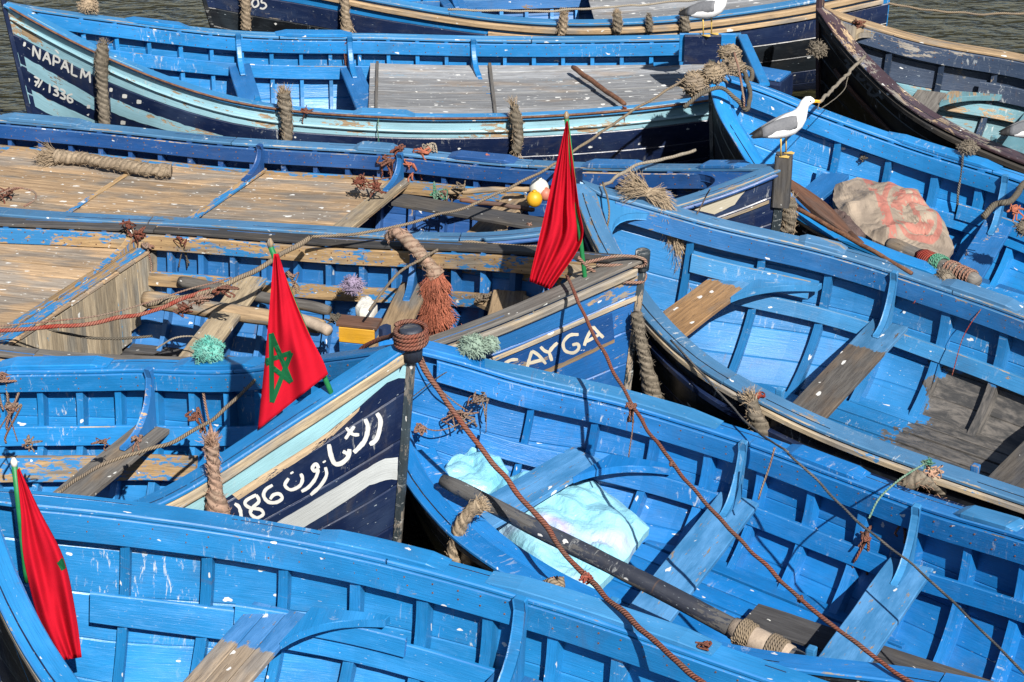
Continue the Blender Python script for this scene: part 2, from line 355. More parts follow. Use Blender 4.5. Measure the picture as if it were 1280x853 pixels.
def catmull(pts, n=8):
    P = [Vector(p) for p in pts]; P = [P[0]*2-P[1]]+P+[P[-1]*2-P[-2]]; out = []
    for i in range(1, len(P)-2):
        for k in range(n):
            t = k/n; a, b, c, d = P[i-1:i+3]
            out.append(.5*((2*b)+(c-a)*t+(2*a-5*b+4*c-d)*t*t+(3*b-a-3*c+d)*t**3))
    out.append(P[-2]); return out
def empty(name, loc=(0, 0, 0), rz=0.0):
    o = bpy.data.objects.new(name, None); COL.objects.link(o); o.location = loc; o.rotation_euler = (0, 0, rz); o.empty_display_size = .2; return o
LABELS = set()
def tag(o, label, cat, group=None):
    o['label'] = label; o['category'] = cat
    if group: o['group'] = group
    return o
def recentre(o, p):
    """put a world-built mesh's origin at p"""
    o.data.transform(Matrix.Translation(-Vector(p))); o.location = p; return o

# ---------------------------------------------------------------- water
w = MB(); nx, ny = 60, 60
w.loft([[(-1500+3000*i/nx, -300+3000*j/ny, -.2) for j in range(ny+1)] for i in range(nx+1)], closed=False)
wo_ = w.build('water', 'water', smooth=True); wo_['kind'] = 'structure'

# ---------------------------------------------------------------- boats
KB = [0, .06, .14, .28, .45, .65, .85, 1.]; KZ = [0, .12, .28, .5, .75, 1.]
def herm(K, V, t):
    h = [b-a for a, b in zip(K, K[1:])]; d = [(V[i+1]-V[i])/h[i] for i in range(len(h))]
    m = [0]*len(K)
    for i in range(1, len(K)-1): m[i] = (d[i-1]*h[i]+d[i]*h[i-1])/(h[i-1]+h[i])
    m[0] = 2*d[0]-m[1]; m[-1] = 2*d[-1]-m[-2]
    i = 0
    while i < len(K)-2 and t >= K[i+1]: i += 1
    s = (t-K[i])/h[i]
    return V[i]*(1+2*s)*(1-s)**2+h[i]*m[i]*s*(1-s)**2+V[i+1]*s*s*(3-2*s)+h[i]*m[i+1]*s*s*(s-1)
def ease(x): x = max(0, min(1, x)); return x*x*(3-2*x)
EDGE = dict(bright='edgeb', bright2='edgeb', brightI='edgeb', brightH='edgeb', sky='edges', mid='edges', deep='edged', capf='edges')
class Boat:
    RT, RD = .022, .088                       # plank thickness, rib depth
    def __init__(s, name, fit, label, cols, rake=.22, ext=None, keel=-.50):
        s.x0, s.y0, s.h, s.L, s.b, s.z, s.s = fit; s.kb, s.kz = KB, KZ
        if ext:
            e, b1, z1 = ext; L = s.L*e
            s.kb = [k/e for k in KB]+[1.]; s.b = s.b+[b1]; s.kz = [k/e for k in KZ]+[1.]; s.z = s.z+[z1]; s.L = L
        s.rake, s.keel, s.c = rake, keel, cols
        s.root = tag(empty(name, (s.x0, s.y0, 0), s.h), label, 'boat', 'moored wooden rowing boats packed side by side')
        s.M = Matrix.Translation((s.x0, s.y0, 0)) @ Matrix.Rotation(s.h, 4, 'Z')
        s.Mi = s.M.inverted()
    def B(s, t): return max(.024, herm(s.kb, s.b, t))
    def Z(s, t): return herm(s.kz, s.z, t)
    def D(s, t): return s.Z(t)-(s.keel+.22*max(0, 1-t/.14)**2+.10*max(0, (t-.8)/.2)**2)
    def pt(s, t, v, side, off=0.0):
        """outer hull point; v 0 at the sheer, 1 at the keel; off moves it square to the planking"""
        e = ease(t/.34); n = 1.15+1.5*e; q = .98-.36*e
        def yz(v):
            v = max(0.0, min(1.0, v)); return s.B(t)*max(1e-6, 1-v**n)**q, s.Z(t)-v*s.D(t)
        y, z = yz(v)
        x = t*s.L+s.rake*v*max(0, 1-t/.35)**2
        if off:
            (y1, z1), (y2, z2) = yz(v-.01), yz(v+.01); dy, dz = y2-y1, z2-z1; l = math.hypot(dy, dz) or 1
            ny, nz = -dz/l, dy/l                       # outward, square to the section
            b1, b2 = s.B(max(0, t-.01)), s.B(min(1, t+.01)); tx = (b2-b1)/(.02*s.L) if t > .01 else (b2-b1)/(max(.011, min(1, t+.01)-max(0, t-.01))*s.L)
            c = 1/math.sqrt(1+tx*tx)
            x -= off*ny*tx*c; y += off*ny*c; z += off*nz
            y = max(y, .004)
        return Vector((x, side*y, z))
    def sec(s, t, off, drop, side):
        """point 'off' outboard (negative: inboard) of the planking, 'drop' below the sheer, offset square to the rail in plan"""
        v = max(drop, 0)/s.D(t); p = s.pt(t, v, 1)
        t1, t2 = max(0, t-.012), min(1, t+.012); tx = (s.B(t2)-s.B(t1))/((t2-t1)*s.L); c = 1/math.sqrt(1+tx*tx)
        return Vector((p.x-off*tx*c, side*max(.003, p.y+off*c), s.Z(t)-drop))
    def W(s, p): return s.M @ Vector(p)
    def tat(s, px, py, far=True, drop=0.0, off=0.0):
        side = s.s if far else -s.s; best = None
        for i in range(401):
            t = i/400; q = proj(s.W(s.sec(t, off, drop, side))); d = (q[0]-px)**2+(q[1]-py)**2
            if best is None or d < best[0]: best = (d, t)
        return best[1]
    def on(s, px, py, far=False, drop=0.0, off=0.0):
        side = s.s if far else -s.s
        return s.W(s.sec(s.tat(px, py, far, drop, off), off, drop, side))
    def run(s, name, side, t0, t1, prof, mat, n=30, mb=None, label=None, jit=.003, mis=None):
        """longitudinal member with a profile of (off, drop) corners"""
        m = mb or MB(); R = []; ph = random.random()*50
        for i in range(n+1):
            u = i/n; t = t0+(t1-t0)*u; k = 1.0
            j = noise.noise(Vector((t*9, ph, side)))*jit
            R.append([s.sec(t, o+j, d+j, side) for o, d in prof])
        m.loft(R, mis=mis)
        if mb is None: return m.build(name, mat, s.root, label=label)
    @staticmethod
    def rect(o0, o1, d0, d1, c=.005):
        return [(o0, d0+c), (o0+c, d0), (o1-c, d0), (o1, d0+c), (o1, d1-c), (o1-c, d1), (o0+c, d1), (o0, d1-c)]
    def hull(s, outer, inner, ns=9):
        # strake edges equally spaced along the midship girth
        N = 60; g = [0]
        for i in range(N): g.append(g[-1]+(s.pt(.45, (i+1)/N, 1)-s.pt(.45, i/N, 1)).length)
        def vat(f):
            q = f*g[-1]
            for i in range(N):
                if g[i+1] >= q: return (i+(q-g[i])/(g[i+1]-g[i]))/N
            return 1
        ve = [vat(i/ns) for i in range(ns+1)]; ts = [ease(0)+((i/34)**1.25) for i in range(35)]
        for side in (1, -1):
            for k in range(ns):
                mb = MB(); R = []
                fr = [0, .035, .35, .65, .965, 1]; dp = [-.0065, 0, 0, 0, 0, -.0065]
                for t in ts:
                    V = [ve[k]+(ve[k+1]-ve[k])*f for f in fr]
                    R.append([s.pt(t, v, side, d+.0) for v, d in zip(V, dp)]+[s.pt(t, v, side, -s.RT-d) for v, d in zip(V[::-1], dp[::-1])])
                mb.loft(R, mis=[0]*5+[1]+[1]*5+[0])
                mb.build('plank', [outer[min(k, len(outer)-1)], inner[min(k, len(inner)-1)]], s.root)
    def ribs(s, ref, sp, w=.05, mat='bright', t1=.97, t0=.07, top=.02, depth=None):
        dp = depth or s.RD; tr = s.tat(*ref); st = sp/s.L; k0 = int((t0-tr)/st)
        for side in (1, -1):
            for k in range(k0, 60):
                t = tr+k*st
                if t < t0 or t > t1: continue
                R = []; ww = w*random.uniform(.9, 1.1)
                for i in range(13):
                    v = .03/s.D(t)+(.92-.03/s.D(t))*i/12; a = s.pt(t, v, side, -s.RT+.002); b = s.pt(t, v, side, -s.RT-dp)
                    X = Vector((ww/2, 0, 0)); ta = min(1, .5+i*.2)
                    R.append([a-X, b-X*.86, b+X*.86, a+X])
                MB().loft(R).build('rib', mat, s.root)
    def gunwale(s, cap='sky', inw='bright', rub=None, capw=(.04, -.105), inh=.17, t0=.0, t1=1.0, segs=(.34, .68), rubd=(.04, .10), rubo=.045, far_cap=None, thick=.032):
        io = -s.RT-s.RD
        for side in (1, -1):
            e = [t0]+[q+random.uniform(-.05, .05) for q in segs]+[t1]
            cm = far_cap if (far_cap and side == s.s) else cap
            for a, b in zip(e, e[1:]):
                s.run('cap_rail', side, a+(.0008 if a > t0 else 0), b-.0008, s.rect(capw[1], capw[0], 0, thick, .008), [cm, EDGE.get(cm, cm)], 22, mis=[1, 0, 1, 0, 1, 0, 1, 0])
            a0 = max(.03, t0)
            s.run('inwale', side, a0, t1-.01, s.rect(io-.03, io-.001, thick+.002, inh, .006), [inw, EDGE.get(inw, inw)], 36, mis=[1, 0, 1, 0, 1, 0, 1, 0])
            if rub:
                s.run('rubbing_strake', side, t0+.004, t1, [(.001, rubd[0]), (rubo*.7, rubd[0]), (rubo, rubd[0]+.014), (rubo, rubd[1]-.014), (rubo*.7, rubd[1]), (.001, rubd[1])], rub, 40)
    def stringer(s, drop, h, mat, t0=.06, t1=.98, side=None, th=.03, proud=0.0, name='stringer'):
        io = -s.RT-s.RD-proud
        for sd in ((1, -1) if side is None else (side,)):
            s.run(name, sd, t0, t1, s.rect(io-th, io-.001, drop, drop+h, .006), [mat, EDGE.get(mat, mat)], 34, mis=[1, 0, 1, 0, 1, 0, 1, 0])
    def pad(s, px0, px1, far, mat, th=.03, capw=(.045, -.11)):
        side = s.s if far else -s.s; a, b = sorted((s.tat(*px0, far), s.tat(*px1, far))); R = []
        for i in range(15):
            u = i/14; t = a+(b-a)*u; k = ease(min(u, 1-u)/.14); hgt = -.003-th*k; o0 = capw[1]+.02*(1-k); o1 = capw[0]
            R.append([s.sec(t, o, d, side) for o, d in ((o0, -.001), (o1, -.001), (o1, hgt+.006*k), (o1-.008, hgt), (o0+.008, hgt), (o0, hgt+.006*k))])
        MB().loft(R).build('rail_pad', mat, s.root)
    def thwart(s, far, near, drop, w=.27, mat='bright', th=.04, split=0, knee=True, kh=None, kmat=None, kw=.055, kl=.30, lodge=0, lmat=None, nearknee=True, klean=0.0):
        io = -s.RT-s.RD-.002
        tf = s.tat(*far, True, drop); tn = s.tat(*near, False, drop) if isinstance(near, tuple) else tf+near/s.L
        p, q = s.sec(tf, io, drop, s.s), s.sec(tn, io, drop, -s.s); a = (q-p); L = a.length; a.normalize()
        b = Vector((0, 0, 1)).cross(a).normalized(); n = a.cross(b)
        if split:
            for k in range(split):
                ww = w/split; c0 = (k-(split-1)/2)*ww
                MB().loft([ring8(p+a*L*u+b*c0+n*(random.random()*.002), b, n, ww-.004, th, .005) for u in (0, .2, .4, .6, .8, 1)]).build('thwart_board', mat, s.root)
        else:
            MB().loft([ring8(p+a*L*u+b*noise.noise(Vector((u*3, tf*20, 1)))*.006, b, n, w*(1+.03*noise.noise(Vector((u*4, tf*30, 5)))), th, .006) for u in [i/10 for i in range(11)]]).build('thwart', mat, s.root)
        if knee:
            for e, (t, side) in enumerate(((tf, s.s), (tn, -s.s))):
                if e == 1 and not nearknee: continue
                top = s.sec(t, io-.028, .005, side); bot = s.sec(t, io-.028, drop-th/2-.002, side); inw = Vector((0, -side, 0)); H = top.z-bot.z
                inw = (a if e == 0 else -a).copy(); inw.z = 0; inw.normalize()
                up = (top-bot); pts = []
                nn = 12; wd = .055
                outerc, innerc = [], []
                for i in range(nn+1):
                    u = i/nn                      # quarter-curved timber: from the rail down and inboard along the thwart
                    x = kl*(1-math.cos(u*math.pi/2))**1.25; zz = 1-math.sin(u*math.pi/2)
                    c = bot+up*(zz+.0)+inw*(x+.025)
                    innerc.append(c+Vector((0, 0, .012)))
                poly = [top+Vector((0, 0, .03))]+[top+inw*.05+Vector((0, 0, .03))]+innerc[1:]+[bot+inw*(kl+.03)]+[bot]
                ax = Vector((0, 0, 1)).cross(inw)
                prism(poly, ax, kw, .008).build('knee', kmat or mat, s.root)
        if lodge:
            p2 = p+n*.0; side = s.s; d = Vector((1, 0, 0))*lodge; ll = .48
            e1 = p+b*(w/2 if b.dot(d) > 0 else -w/2)
            # arm along the stringer and arm along the thwart
            al = []; tt = tf+lodge*(w/2)/s.L
            for i in range(7): al.append(s.sec(tt+lodge*ll*i/6/s.L, io, drop, side)-Vector((0, 0, .0)))
            tip = al[-1]; ed = e1+a*.34; back = [tip+Vector((0, -side*.055, 0))]
            for i in range(1, 9):
                u = i/9; c = al[1]+a*.10
                back.append((back[0]*(1-u)**2)+c*(2*u*(1-u))+ed*u*u)
            poly = al+back+[ed]
            poly = [Vector((v.x, v.y, p.z+.012)) for v in poly]
            prism(poly, (0, 0, 1), .055, .006).build('lodging_knee', lmat or kmat or mat, s.root)
    def stem(s, mat='black', head=.05, w=.055, d=.05, hmat=None, shape=None):
        R = []; N = 22; top = s.Z(0)+head
        for i in range(N+1):
            u = i/N
            if u < .25: zz = top-(head)*u/.25; v = 0
            else: v = (u-.25)/.75; zz = s.Z(0)-v*s.D(0)
            x = s.rake*v-.018
            k = 1.0
            j = .004*noise.noise(Vector((u*8, s.x0, 3)))
            R.append([Vector((x-d/2*k+j, -w*.25*k, zz)), Vector((x-d/2*k+j, w*.25*k, zz)), Vector((x-d*.25*k, w/2*k, zz)), Vector((x+d/2*k, w/2*k, zz)), Vector((x+d/2*k, -w/2*k, zz)), Vector((x-d*.25*k, -w/2*k, zz))])
        R.reverse(); MB().loft(R).build('stem_post', mat, s.root)
        if hmat:
            hw_, hh, z0 = shape; n = 14 if hw_[0] == 'r' else 8; r = float(hw_[1:]); HR = []
            for z, k in ((z0-.10, .9), (z0, 1.0), (z0+hh*.5, 1.0), (z0+hh*.85, .98), (z0+hh*.97, .86), (z0+hh, .60)):
                HR.append([Vector((-.005+r*k*(1 if n > 8 or abs(math.cos(2*math.pi*(j+.5)/n)) > .5 else 1)*math.cos(2*math.pi*(j+.5)/n)*(1.0 if n > 8 else 1.1)+.004*noise.noise(Vector((j, z*9, 1))), r*k*math.sin(2*math.pi*(j+.5)/n)*(1.0 if n > 8 else 1.1), s.Z(0)+z)) for j in range(n)])
            if n == 8: HR = [ring8(Vector((-.005, 0, s.Z(0)+z)), Vector((0, 1, 0)), Vector((-1, 0, 0)), 2*r*(.96 if z > z0+hh*.9 else 1), 2*r*(.96 if z > z0+hh*.9 else 1), .012) for z in (z0-.10, z0+hh*.3, z0+hh*.7, z0+hh-.012, z0+hh)]
            MB().loft(HR).build('stem_head', hmat, s.root, smooth=(n > 8))
    def breasthook(s, mat, t1=.13, drop=.05, th=.06, reach=.10):
        io = -s.RT-.012; R1 = []; R2 = []
        ts = [.012+(t1-.012)*i/8 for i in range(9)]
        left = [s.sec(t, io, drop, 1) for t in ts]; right = [s.sec(t, io, drop, -1) for t in ts]
        ax = (t1-reach)*s.L*.62; inner = []
        for i in range(1, 12):
            u = i/12; a, b = left[-1], right[-1]; c = Vector((ax, 0, a.z))*1.0
            aa, bb = a+Vector((0, -.08, 0)), b+Vector((0, .08, 0)); cc = Vector((ax*.55, 0, a.z))
            inner.append(aa*(1-u)**2+cc*2*u*(1-u)+bb*u*u)
        poly = left+inner+right[::-1]
        poly = [Vector((p.x, p.y, s.Z(p.x/s.L)-drop)) for p in poly]
        prism(poly, (0, 0, 1), th, .006).build('breasthook', mat, s.root)
    def transom(s, mat, capm):
        for side in (0,):
            poly = [s.pt(1, v, 1, -.024) for v in [i/14 for i in range(14)]]+[s.pt(1, v, -1, -.024) for v in [i/14 for i in range(13, -1, -1)]]
            prism(poly, (1, 0, 0), .04, .004).build('transom', mat, s.root)
            a, b = s.pt(1, 0, 1), s.pt(1, 0, -1)
            MB().box((a+b)/2+Vector((-.005, 0, .012)), b-a, (1, 0, 0), .10, .035, (b-a).length-.22, .006).build('transom_cap', capm, s.root)
    def floor(s, z, mat, t0=.16, t1=.96, w=.17):
        def hw(t):
            lo, hi = 0, 1
            for _ in range(18):
                m_ = (lo+hi)/2
                if s.pt(t, m_, 1, -s.RT).z > z: lo = m_
                else: hi = m_
            return max(0, s.pt(t, lo, 1, -s.RT).y-.05)
        s.boards('floor_board', z, hw, t0, t1, w, mat)
    def boards(s, name, z, hw, t0, t1, w, mat, th=.026, gap=.017, zf=None, n=16, slant=0.0):
        mxw = max(hw(t0+(t1-t0)*i/10) for i in range(11)); k = int(mxw/w)+1
        for j in range(-k, k):
            y0, y1 = j*w+gap/2+random.uniform(-.004, .004), (j+1)*w-gap/2+random.uniform(-.004, .004); R = []
            dz = random.uniform(-.006, .006); tl = random.uniform(-.007, .007)
            for i in range(n+1):
                t = t0+(t1-t0)*i/n; h = hw(t); a, b = max(y0, -h), min(y1, h)
                if b-a < .025:
                    if R: break
                    continue
                zz = (zf(t) if zf else z)+dz+.003*noise.noise(Vector((t*6, j, 2))); c = .004
                sh = slant*(-s.s)
                X = t*s.L
                R.append([Vector((X+sh*a, a, zz-th)), Vector((X+sh*a, a, zz-c+tl)), Vector((X+sh*a, a+c, zz+tl)), Vector((X+sh*b, b-c, zz)), Vector((X+sh*b, b, zz-c)), Vector((X+sh*b, b, zz-th))])
            if len(R) > 2: MB().loft(R).build(name, mat, s.root)
    def deck(s, t0, t1, drop, w=.2, mat='deckb', beams=(), bmat='tanw', slant=0.0, bend=False):
        io = -s.RT-s.RD-.002
        hw = lambda t: abs(s.sec(t, io, drop, 1).y)
        s.boards('deck_plank', 0, hw, t0, t1, w, mat, zf=lambda t: s.Z(t)-drop, slant=slant)
        for tb, bw, bh in beams:
            h = hw(tb)-.005; zc = s.Z(tb)-drop+bh/2+.002; sh = slant*(-s.s)
            R = [ring8(Vector((tb*s.L+sh*y, y, zc+.006*noise.noise(Vector((y*3, tb, 0))))), Vector((1, 0, 0)), Vector((0, 0, 1)), bw, bh, .008) for y in [-h+2*h*i/10 for i in range(11)]]
            MB().loft(R).build('deck_beam', bmat, s.root)
    # --- paint lettering and stripes: pixels of the near outer planking -> hull surface
    def inv(s, px, py, guess=None):
        side = -s.s; f = lambda t, v: proj(s.W(s.pt(t, v, side)))
        if guess is None:
            best = None
            for i in range(41):
                for j in range(21):
                    q = f(i/60, j/21); d = (q[0]-px)**2+(q[1]-py)**2
                    if best is None or d < best[0]: best = (d, i/60, j/21)
            t, v = best[1:]
        else: t, v = guess
        for _ in range(12):
            q = f(t, v); e = 1e-3; qt, qv = f(t+e, v), f(t, v+e)
            a, b, c, d = (qt[0]-q[0])/e, (qv[0]-q[0])/e, (qt[1]-q[1])/e, (qv[1]-q[1])/e; det = a*d-b*c
            if abs(det) < 1e-9: break
            rx, ry = px-q[0], py-q[1]; dt, dv = (d*rx-b*ry)/det, (a*ry-c*rx)/det
            t = min(.9, max(0.0, t+max(-.05, min(.05, dt)))); v = min(.97, max(0.0, v+max(-.08, min(.08, dv))))
        return t, v
    def strokes(s, name, lines, width, mat, off=.004, label=None):
        mb = MB(); side = -s.s
        for ln in lines:
            wd = width
            if not isinstance(ln[0], (tuple, list)): wd, ln = ln[0], ln[1]
            P = [Vector((x, y, 0)) for x, y in ln]; P = catmull(P, 4) if len(P) > 2 else [P[0].lerp(P[-1], k/4) for k in range(5)]
            L, R, g = [], [], None
            for i, p in enumerate(P):
                t = (P[min(i+1, len(P)-1)]-P[max(i-1, 0)]).normalized(); nn = Vector((-t.y, t.x, 0))
                k = wd/2*(1+.25*noise.noise(Vector((p.x*.3, p.y*.3, 1))))*(.75 if i in (0, len(P)-1) else 1)
                for lst, q in ((L, p+nn*k), (R, p-nn*k)):
                    g = s.inv(q.x, q.y, g); lst.append(s.pt(g[0], g[1], side, off))
            mb.loft([L, [(a+b)/2 for a, b in zip(L, R)], R] if False else list(map(list, zip(*[L, R]))), closed=False)
        return mb.build(name, mat, s.root, label=label)
    def stripe(s, name, top, bot, mat, off=.003, n=24, label=None):
        def samp(P, u):
            d = [0]
            for a, b in zip(P, P[1:]): d.append(d[-1]+math.hypot(b[0]-a[0], b[1]-a[1]))
            q = u*d[-1]
            for i in range(len(P)-1):
                if d[i+1] >= q-1e-9:
                    f = (q-d[i])/max(1e-9, d[i+1]-d[i]); return (P[i][0]+(P[i+1][0]-P[i][0])*f, P[i][1]+(P[i+1][1]-P[i][1])*f)
            return P[-1]
        G = []; g = None
        for i in range(n+1):
            a, b = samp(top, i/n), samp(bot, i/n); row = []
            for j in range(5):
                px, py = a[0]+(b[0]-a[0])*j/4, a[1]+(b[1]-a[1])*j/4
                if j in (0, 4): py += 1.2*noise.noise(Vector((px*.11, j, 4)))
                g = s.inv(px, py, g); row.append(s.pt(g[0], g[1], -s.s, off))
            G.append(row)
        return MB().loft(G, closed=False).build(name, mat, s.root, label=label)
    def bulkhead(s, td, slant, drop, mat, z0=-.08, w=.14):
        io = -s.RT-.004; hw = abs(s.sec(td, io, drop, 1).y); tf, tn = td-slant*hw/s.L+.003, td+slant*hw/s.L+.003
        p, q = s.sec(tf, io, drop, s.s), s.sec(tn, io, drop, -s.s); n = int((q-p).length/w)
        for i in range(n):
            a, b = p.lerp(q, i/n), p.lerp(q, (i+1)/n); d = (b-a).normalized(); m_ = (a+b)/2
            y = abs(m_.y); zb = z0+.30*ease((y/s.B((tf+tn)/2)-.45)/.5)
            R = [ring8(Vector((m_.x, m_.y, zz)), d, d.cross(Vector((0, 0, 1))), (b-a).length-.004, .026, .004) for zz in (zb, (zb+m_.z)/2, m_.z-.025)]
            MB().loft(R).build('bulkhead_board', mat, s.root)

FIT = {
'A':(-4.891,19.386,0.0481,7.307,[0.000,0.261,0.565,0.957,1.165,1.164,1.025,0.835],[1.643,1.323,1.004,0.862,0.828,0.930],1),
'B':(2.204,15.740,2.9107,7.608,[0.000,0.270,0.534,0.812,0.932,0.958,1.048,1.014],[1.437,1.166,0.947,0.890,0.828,0.839],-1),
'D':(0.941,13.698,2.8974,6.470,[0.000,0.267,0.620,1.052,1.155,1.214,1.106,0.945],[1.556,1.289,1.009,0.877,0.812,0.802],-1),
'E':(-0.633,11.526,2.8923,4.876,[0.000,0.210,0.493,0.960,1.128,1.082,0.913,0.762],[1.973,1.615,1.169,0.947,0.827,0.704],-1),
'F':(0.532,15.411,-0.6739,6.385,[0.000,0.333,0.666,1.114,1.284,1.245,1.132,0.974],[1.427,1.153,0.957,0.826,0.779,0.754],1),
'G':(1.827,18.015,-0.7460,5.431,[0.000,0.320,0.577,0.952,1.133,1.070,0.975,0.819],[1.432,1.158,0.895,0.792,0.767,0.850],1),
'H':(-3.216,10.514,-0.5028,6.911,[0.000,0.336,0.701,1.141,1.358,1.353,1.222,1.013],[1.520,1.314,1.120,1.002,0.994,1.072],1),
'I':(-0.882,13.014,-0.6665,4.802,[0.000,0.365,0.687,1.028,1.203,1.196,1.048,0.905],[1.248,0.941,0.793,0.727,0.773,0.985],1),
'J':(-3.448,22.136,0.0555,7.502,[0.000,0.132,0.299,0.619,0.985,1.103,0.968,0.786],[1.144,1.082,0.934,0.821,0.875,1.098],1),
'K':(3.157,20.486,-0.7309,6.554,[0.000,0.253,0.544,1.019,1.201,1.174,1.036,0.867],[1.244,1.013,0.876,0.750,0.771,0.902],1),
}
def nails(b, drops=(.065, .135), step=.145):
    mb = MB(); io = -b.RT-b.RD-.0315
    for side in (1, -1):
        t = .08
        while t < .96:
            for d in drops:
                tt = t+random.uniform(-.002, .002); c = b.sec(tt, io, d+random.uniform(-.01, .01), side); n = Vector((0, -side, 0)); r = .0065
                mb.loft([[c+n*h+Vector((r*k*math.cos(a), 0, r*k*math.sin(a))) for a in [i*math.pi/3 for i in range(6)]] for h, k in ((-.002, 1), (.002, .9))])
            t += step*random.uniform(.8, 1.25)/b.L
    o = mb.build('nail_heads', 'rust', b.root); o['kind'] = 'stuff'

# thwart paints with a bare stretch, cut by the distance along the board
def paint_cut(name, col, u0, u1=9.0, wood=TAN, grey=GREY, g=.5):
    m = NT(name); wc, wh = wood_col(m, wood, grey, g); tc = m.n.new('ShaderNodeTexCoord'); sp = m.n.new('ShaderNodeSeparateXYZ'); m.put(sp.inputs[0], tc.outputs['UV'])
    n = m.noise(m.uv(6, 26, 2), 1.0, 4, .7); u = m.math('MULTIPLY_ADD', n, .16, sp.outputs[0])
    k = m.math('MULTIPLY', m.step(u, u0+.07, u0+.09), m.math('SUBTRACT', 1.0, m.step(u, u1+.07, u1+.09)))
    k = m.math('MAXIMUM', k, m.step(n, .62, .66))
    pc = m.mix(m.step(m.noise(m.uv(2, 8, 5), 1.0, 4, .65), .35, .7), sc(col, .75), mx(sc(col, 1.15), (.35, .42, .5), .15))
    c = m.mix(k, pc, wc); c, f = spots(m, c, .25); m.bump(m.math('MULTIPLY_ADD', k, -.5, wh), .5, .006)
    return m.fin(c, .6, .35)
M['cutH'] = paint_cut('blue_board_bare_from_middle', (.03, .20, .50), .42, 9, (.42, .33, .24), (.30, .27, .24))
M['cutF'] = paint_cut('blue_ended_dark_wood_board', (.05, .20, .40), .50, 1.75, (.17, .135, .105), (.14, .13, .12), .5)
M['cutF1'] = paint_cut('blue_board_bare_orange_wood', (.06, .24, .48), .12, 9, (.44, .26, .12), (.30, .24, .19), .3)
M['cutI'] = paint_cut('dull_blue_thwart_paint', (.05, .25, .54), 5, 9)

boats = {}
def B_(k, *a, **kw): boats[k] = Boat(*a, **kw); return boats[k]

# J: topmost boat
b = B_('J', 'rowing_boat', FIT['J'], 'topmost boat cut by the top edge, tan wooden rub rail and black bow', {}, rake=.3)
b.hull(['bright', 'navyb', 'black', 'black', 'navyb'], ['bright', 'bright', 'mid']); b.ribs((690, 10, True), .30, mat='bright')
b.gunwale('sky', 'bright', 'tanw', rubd=(.06, .13), rubo=.05); b.stringer(.36, .12, 'mid'); b.stem('black', .12); b.transom('bright', 'tanw')
b.deck(.58, .97, .24, .2, 'decka'); b.thwart((560, 0), (600, 20), .36, mat='mid'); b.floor(-.10, 'darkw')
b.run('guard_strake', -b.s, .42, .99, b.rect(.002, .03, .16, .21), 'tanw', 24)
b.strokes('lettering', [[(318, -1), (315, 4), (318, 9), (323, 6), (322, 0), (318, -1)], [(334, -2), (328, -1), (327, 3), (331, 4), (333, 8), (329, 11), (325, 10)], [(306, -4), (310, 0), (308, 4)]], 2.2, 'letter')
# K: dark boat top right
b = B_('K', 'rowing_boat', FIT['K'], 'dark navy boat with red worn rail beside the open water', {}, rake=.12)
b.hull(['black'], ['knavy', 'knavy', 'aqua', 'aqua']); b.ribs((1111, 48, True), .47, .075, 'knavy')
b.gunwale('red', 'knavy', 'darkw', far_cap='tanw', rubd=(.05, .12), rubo=.05, inh=.20, capw=(.045, -.12)); b.stringer(.30, .17, 'knavy', .22, .62, th=.035); b.stringer(.52, .12, 'aqua', .1)
b.stem('red', .20, .10); b.transom('black', 'darkw'); b.breasthook('railw'); b.floor(-.10, 'greyw')
b.thwart((1165, 108), (1148, 142), .50, .30, 'greyw', knee=False, lodge=1, lmat='aqua'); b.thwart((1300, 150), (1240, 210), .50, .28, 'aqua')
b.run('guard_strake', -b.s, .05, .62, b.rect(.002, .035, .42, .47), 'brownw', 24)
fl = lambda x, y, k=1.0: [(x+a*k, y+c*k) for a, c in ((0, 0), (7, 3), (3, 8), (9, 11))]
b.strokes('lettering', [fl(1056, 75), [(1062, 60), (1066, 66), (1060, 72)], [(1068, 85), (1075, 90), (1072, 97), (1080, 100), (1084, 94)], [(1084, 104), (1090, 108), (1086, 116), (1094, 120), (1102, 113)], [(1098, 116), (1104, 124)]], 4.0, 'faint')
# A: NAPALM
b = B_('A', 'rowing_boat', FIT['A'], 'long boat with pale cyan side and navy name boards reading NAPALM 7/1336', {}, rake=.22)
b.hull(['cyan', 'navy', 'navy'], ['bright', 'bright', 'bright']); b.ribs((137, 30, True), .305, .045, 'bright')
b.gunwale('sky', 'bright', 'cyan', rubd=(.125, .155), rubo=.03); b.stringer(.30, .14, 'bright', .05, .98)
b.stem('navyb', .1, .08); b.transom('navyb', 'bright'); b.floor(-.10, 'mid')
b.thwart((296, 84), (328, 125), .33, .22, 'mid', kmat='bright'); b.thwart((437, 92), (478, 130), .33, .22, 'mid', kmat='bright', nearknee=False)
t0, t1 = b.tat(462, 42), b.tat(900, 44)
b.deck(t0, t1, .27, .21, 'decka', [(b.tat(612, 48), .035, .03), (b.tat(470, 44), .03, .02)], 'greyw')
b.thwart((592, 86), (640, 128), .29, .05, 'bright', kmat='bright', nearknee=False, th=.03)
b.pad((158, 24), (236, 33), True, 'bright'); b.pad((345, 41), (440, 42), True, 'bright'); b.pad((440, 148), (520, 150), False, 'sky')
b.run('iron_rod', -b.s, .01, .95, [(.048+.011*math.cos(a), -.006+.011*math.sin(a)) for a in [k*math.pi/3 for k in range(6)]], 'rust', 60, label='rust brown rod lashed along the near rail')
b.stripe('painted_stripe', [(22, 66), (60, 88), (112, 118), (118, 122)], [(24, 82), (60, 105), (112, 135), (118, 138)], 'cyan')
b.stripe('painted_stripe', [(138, 122), (175, 137), (230, 156), (279, 170)], [(139, 140), (170, 152), (220, 166), (279, 172)], 'cyan')
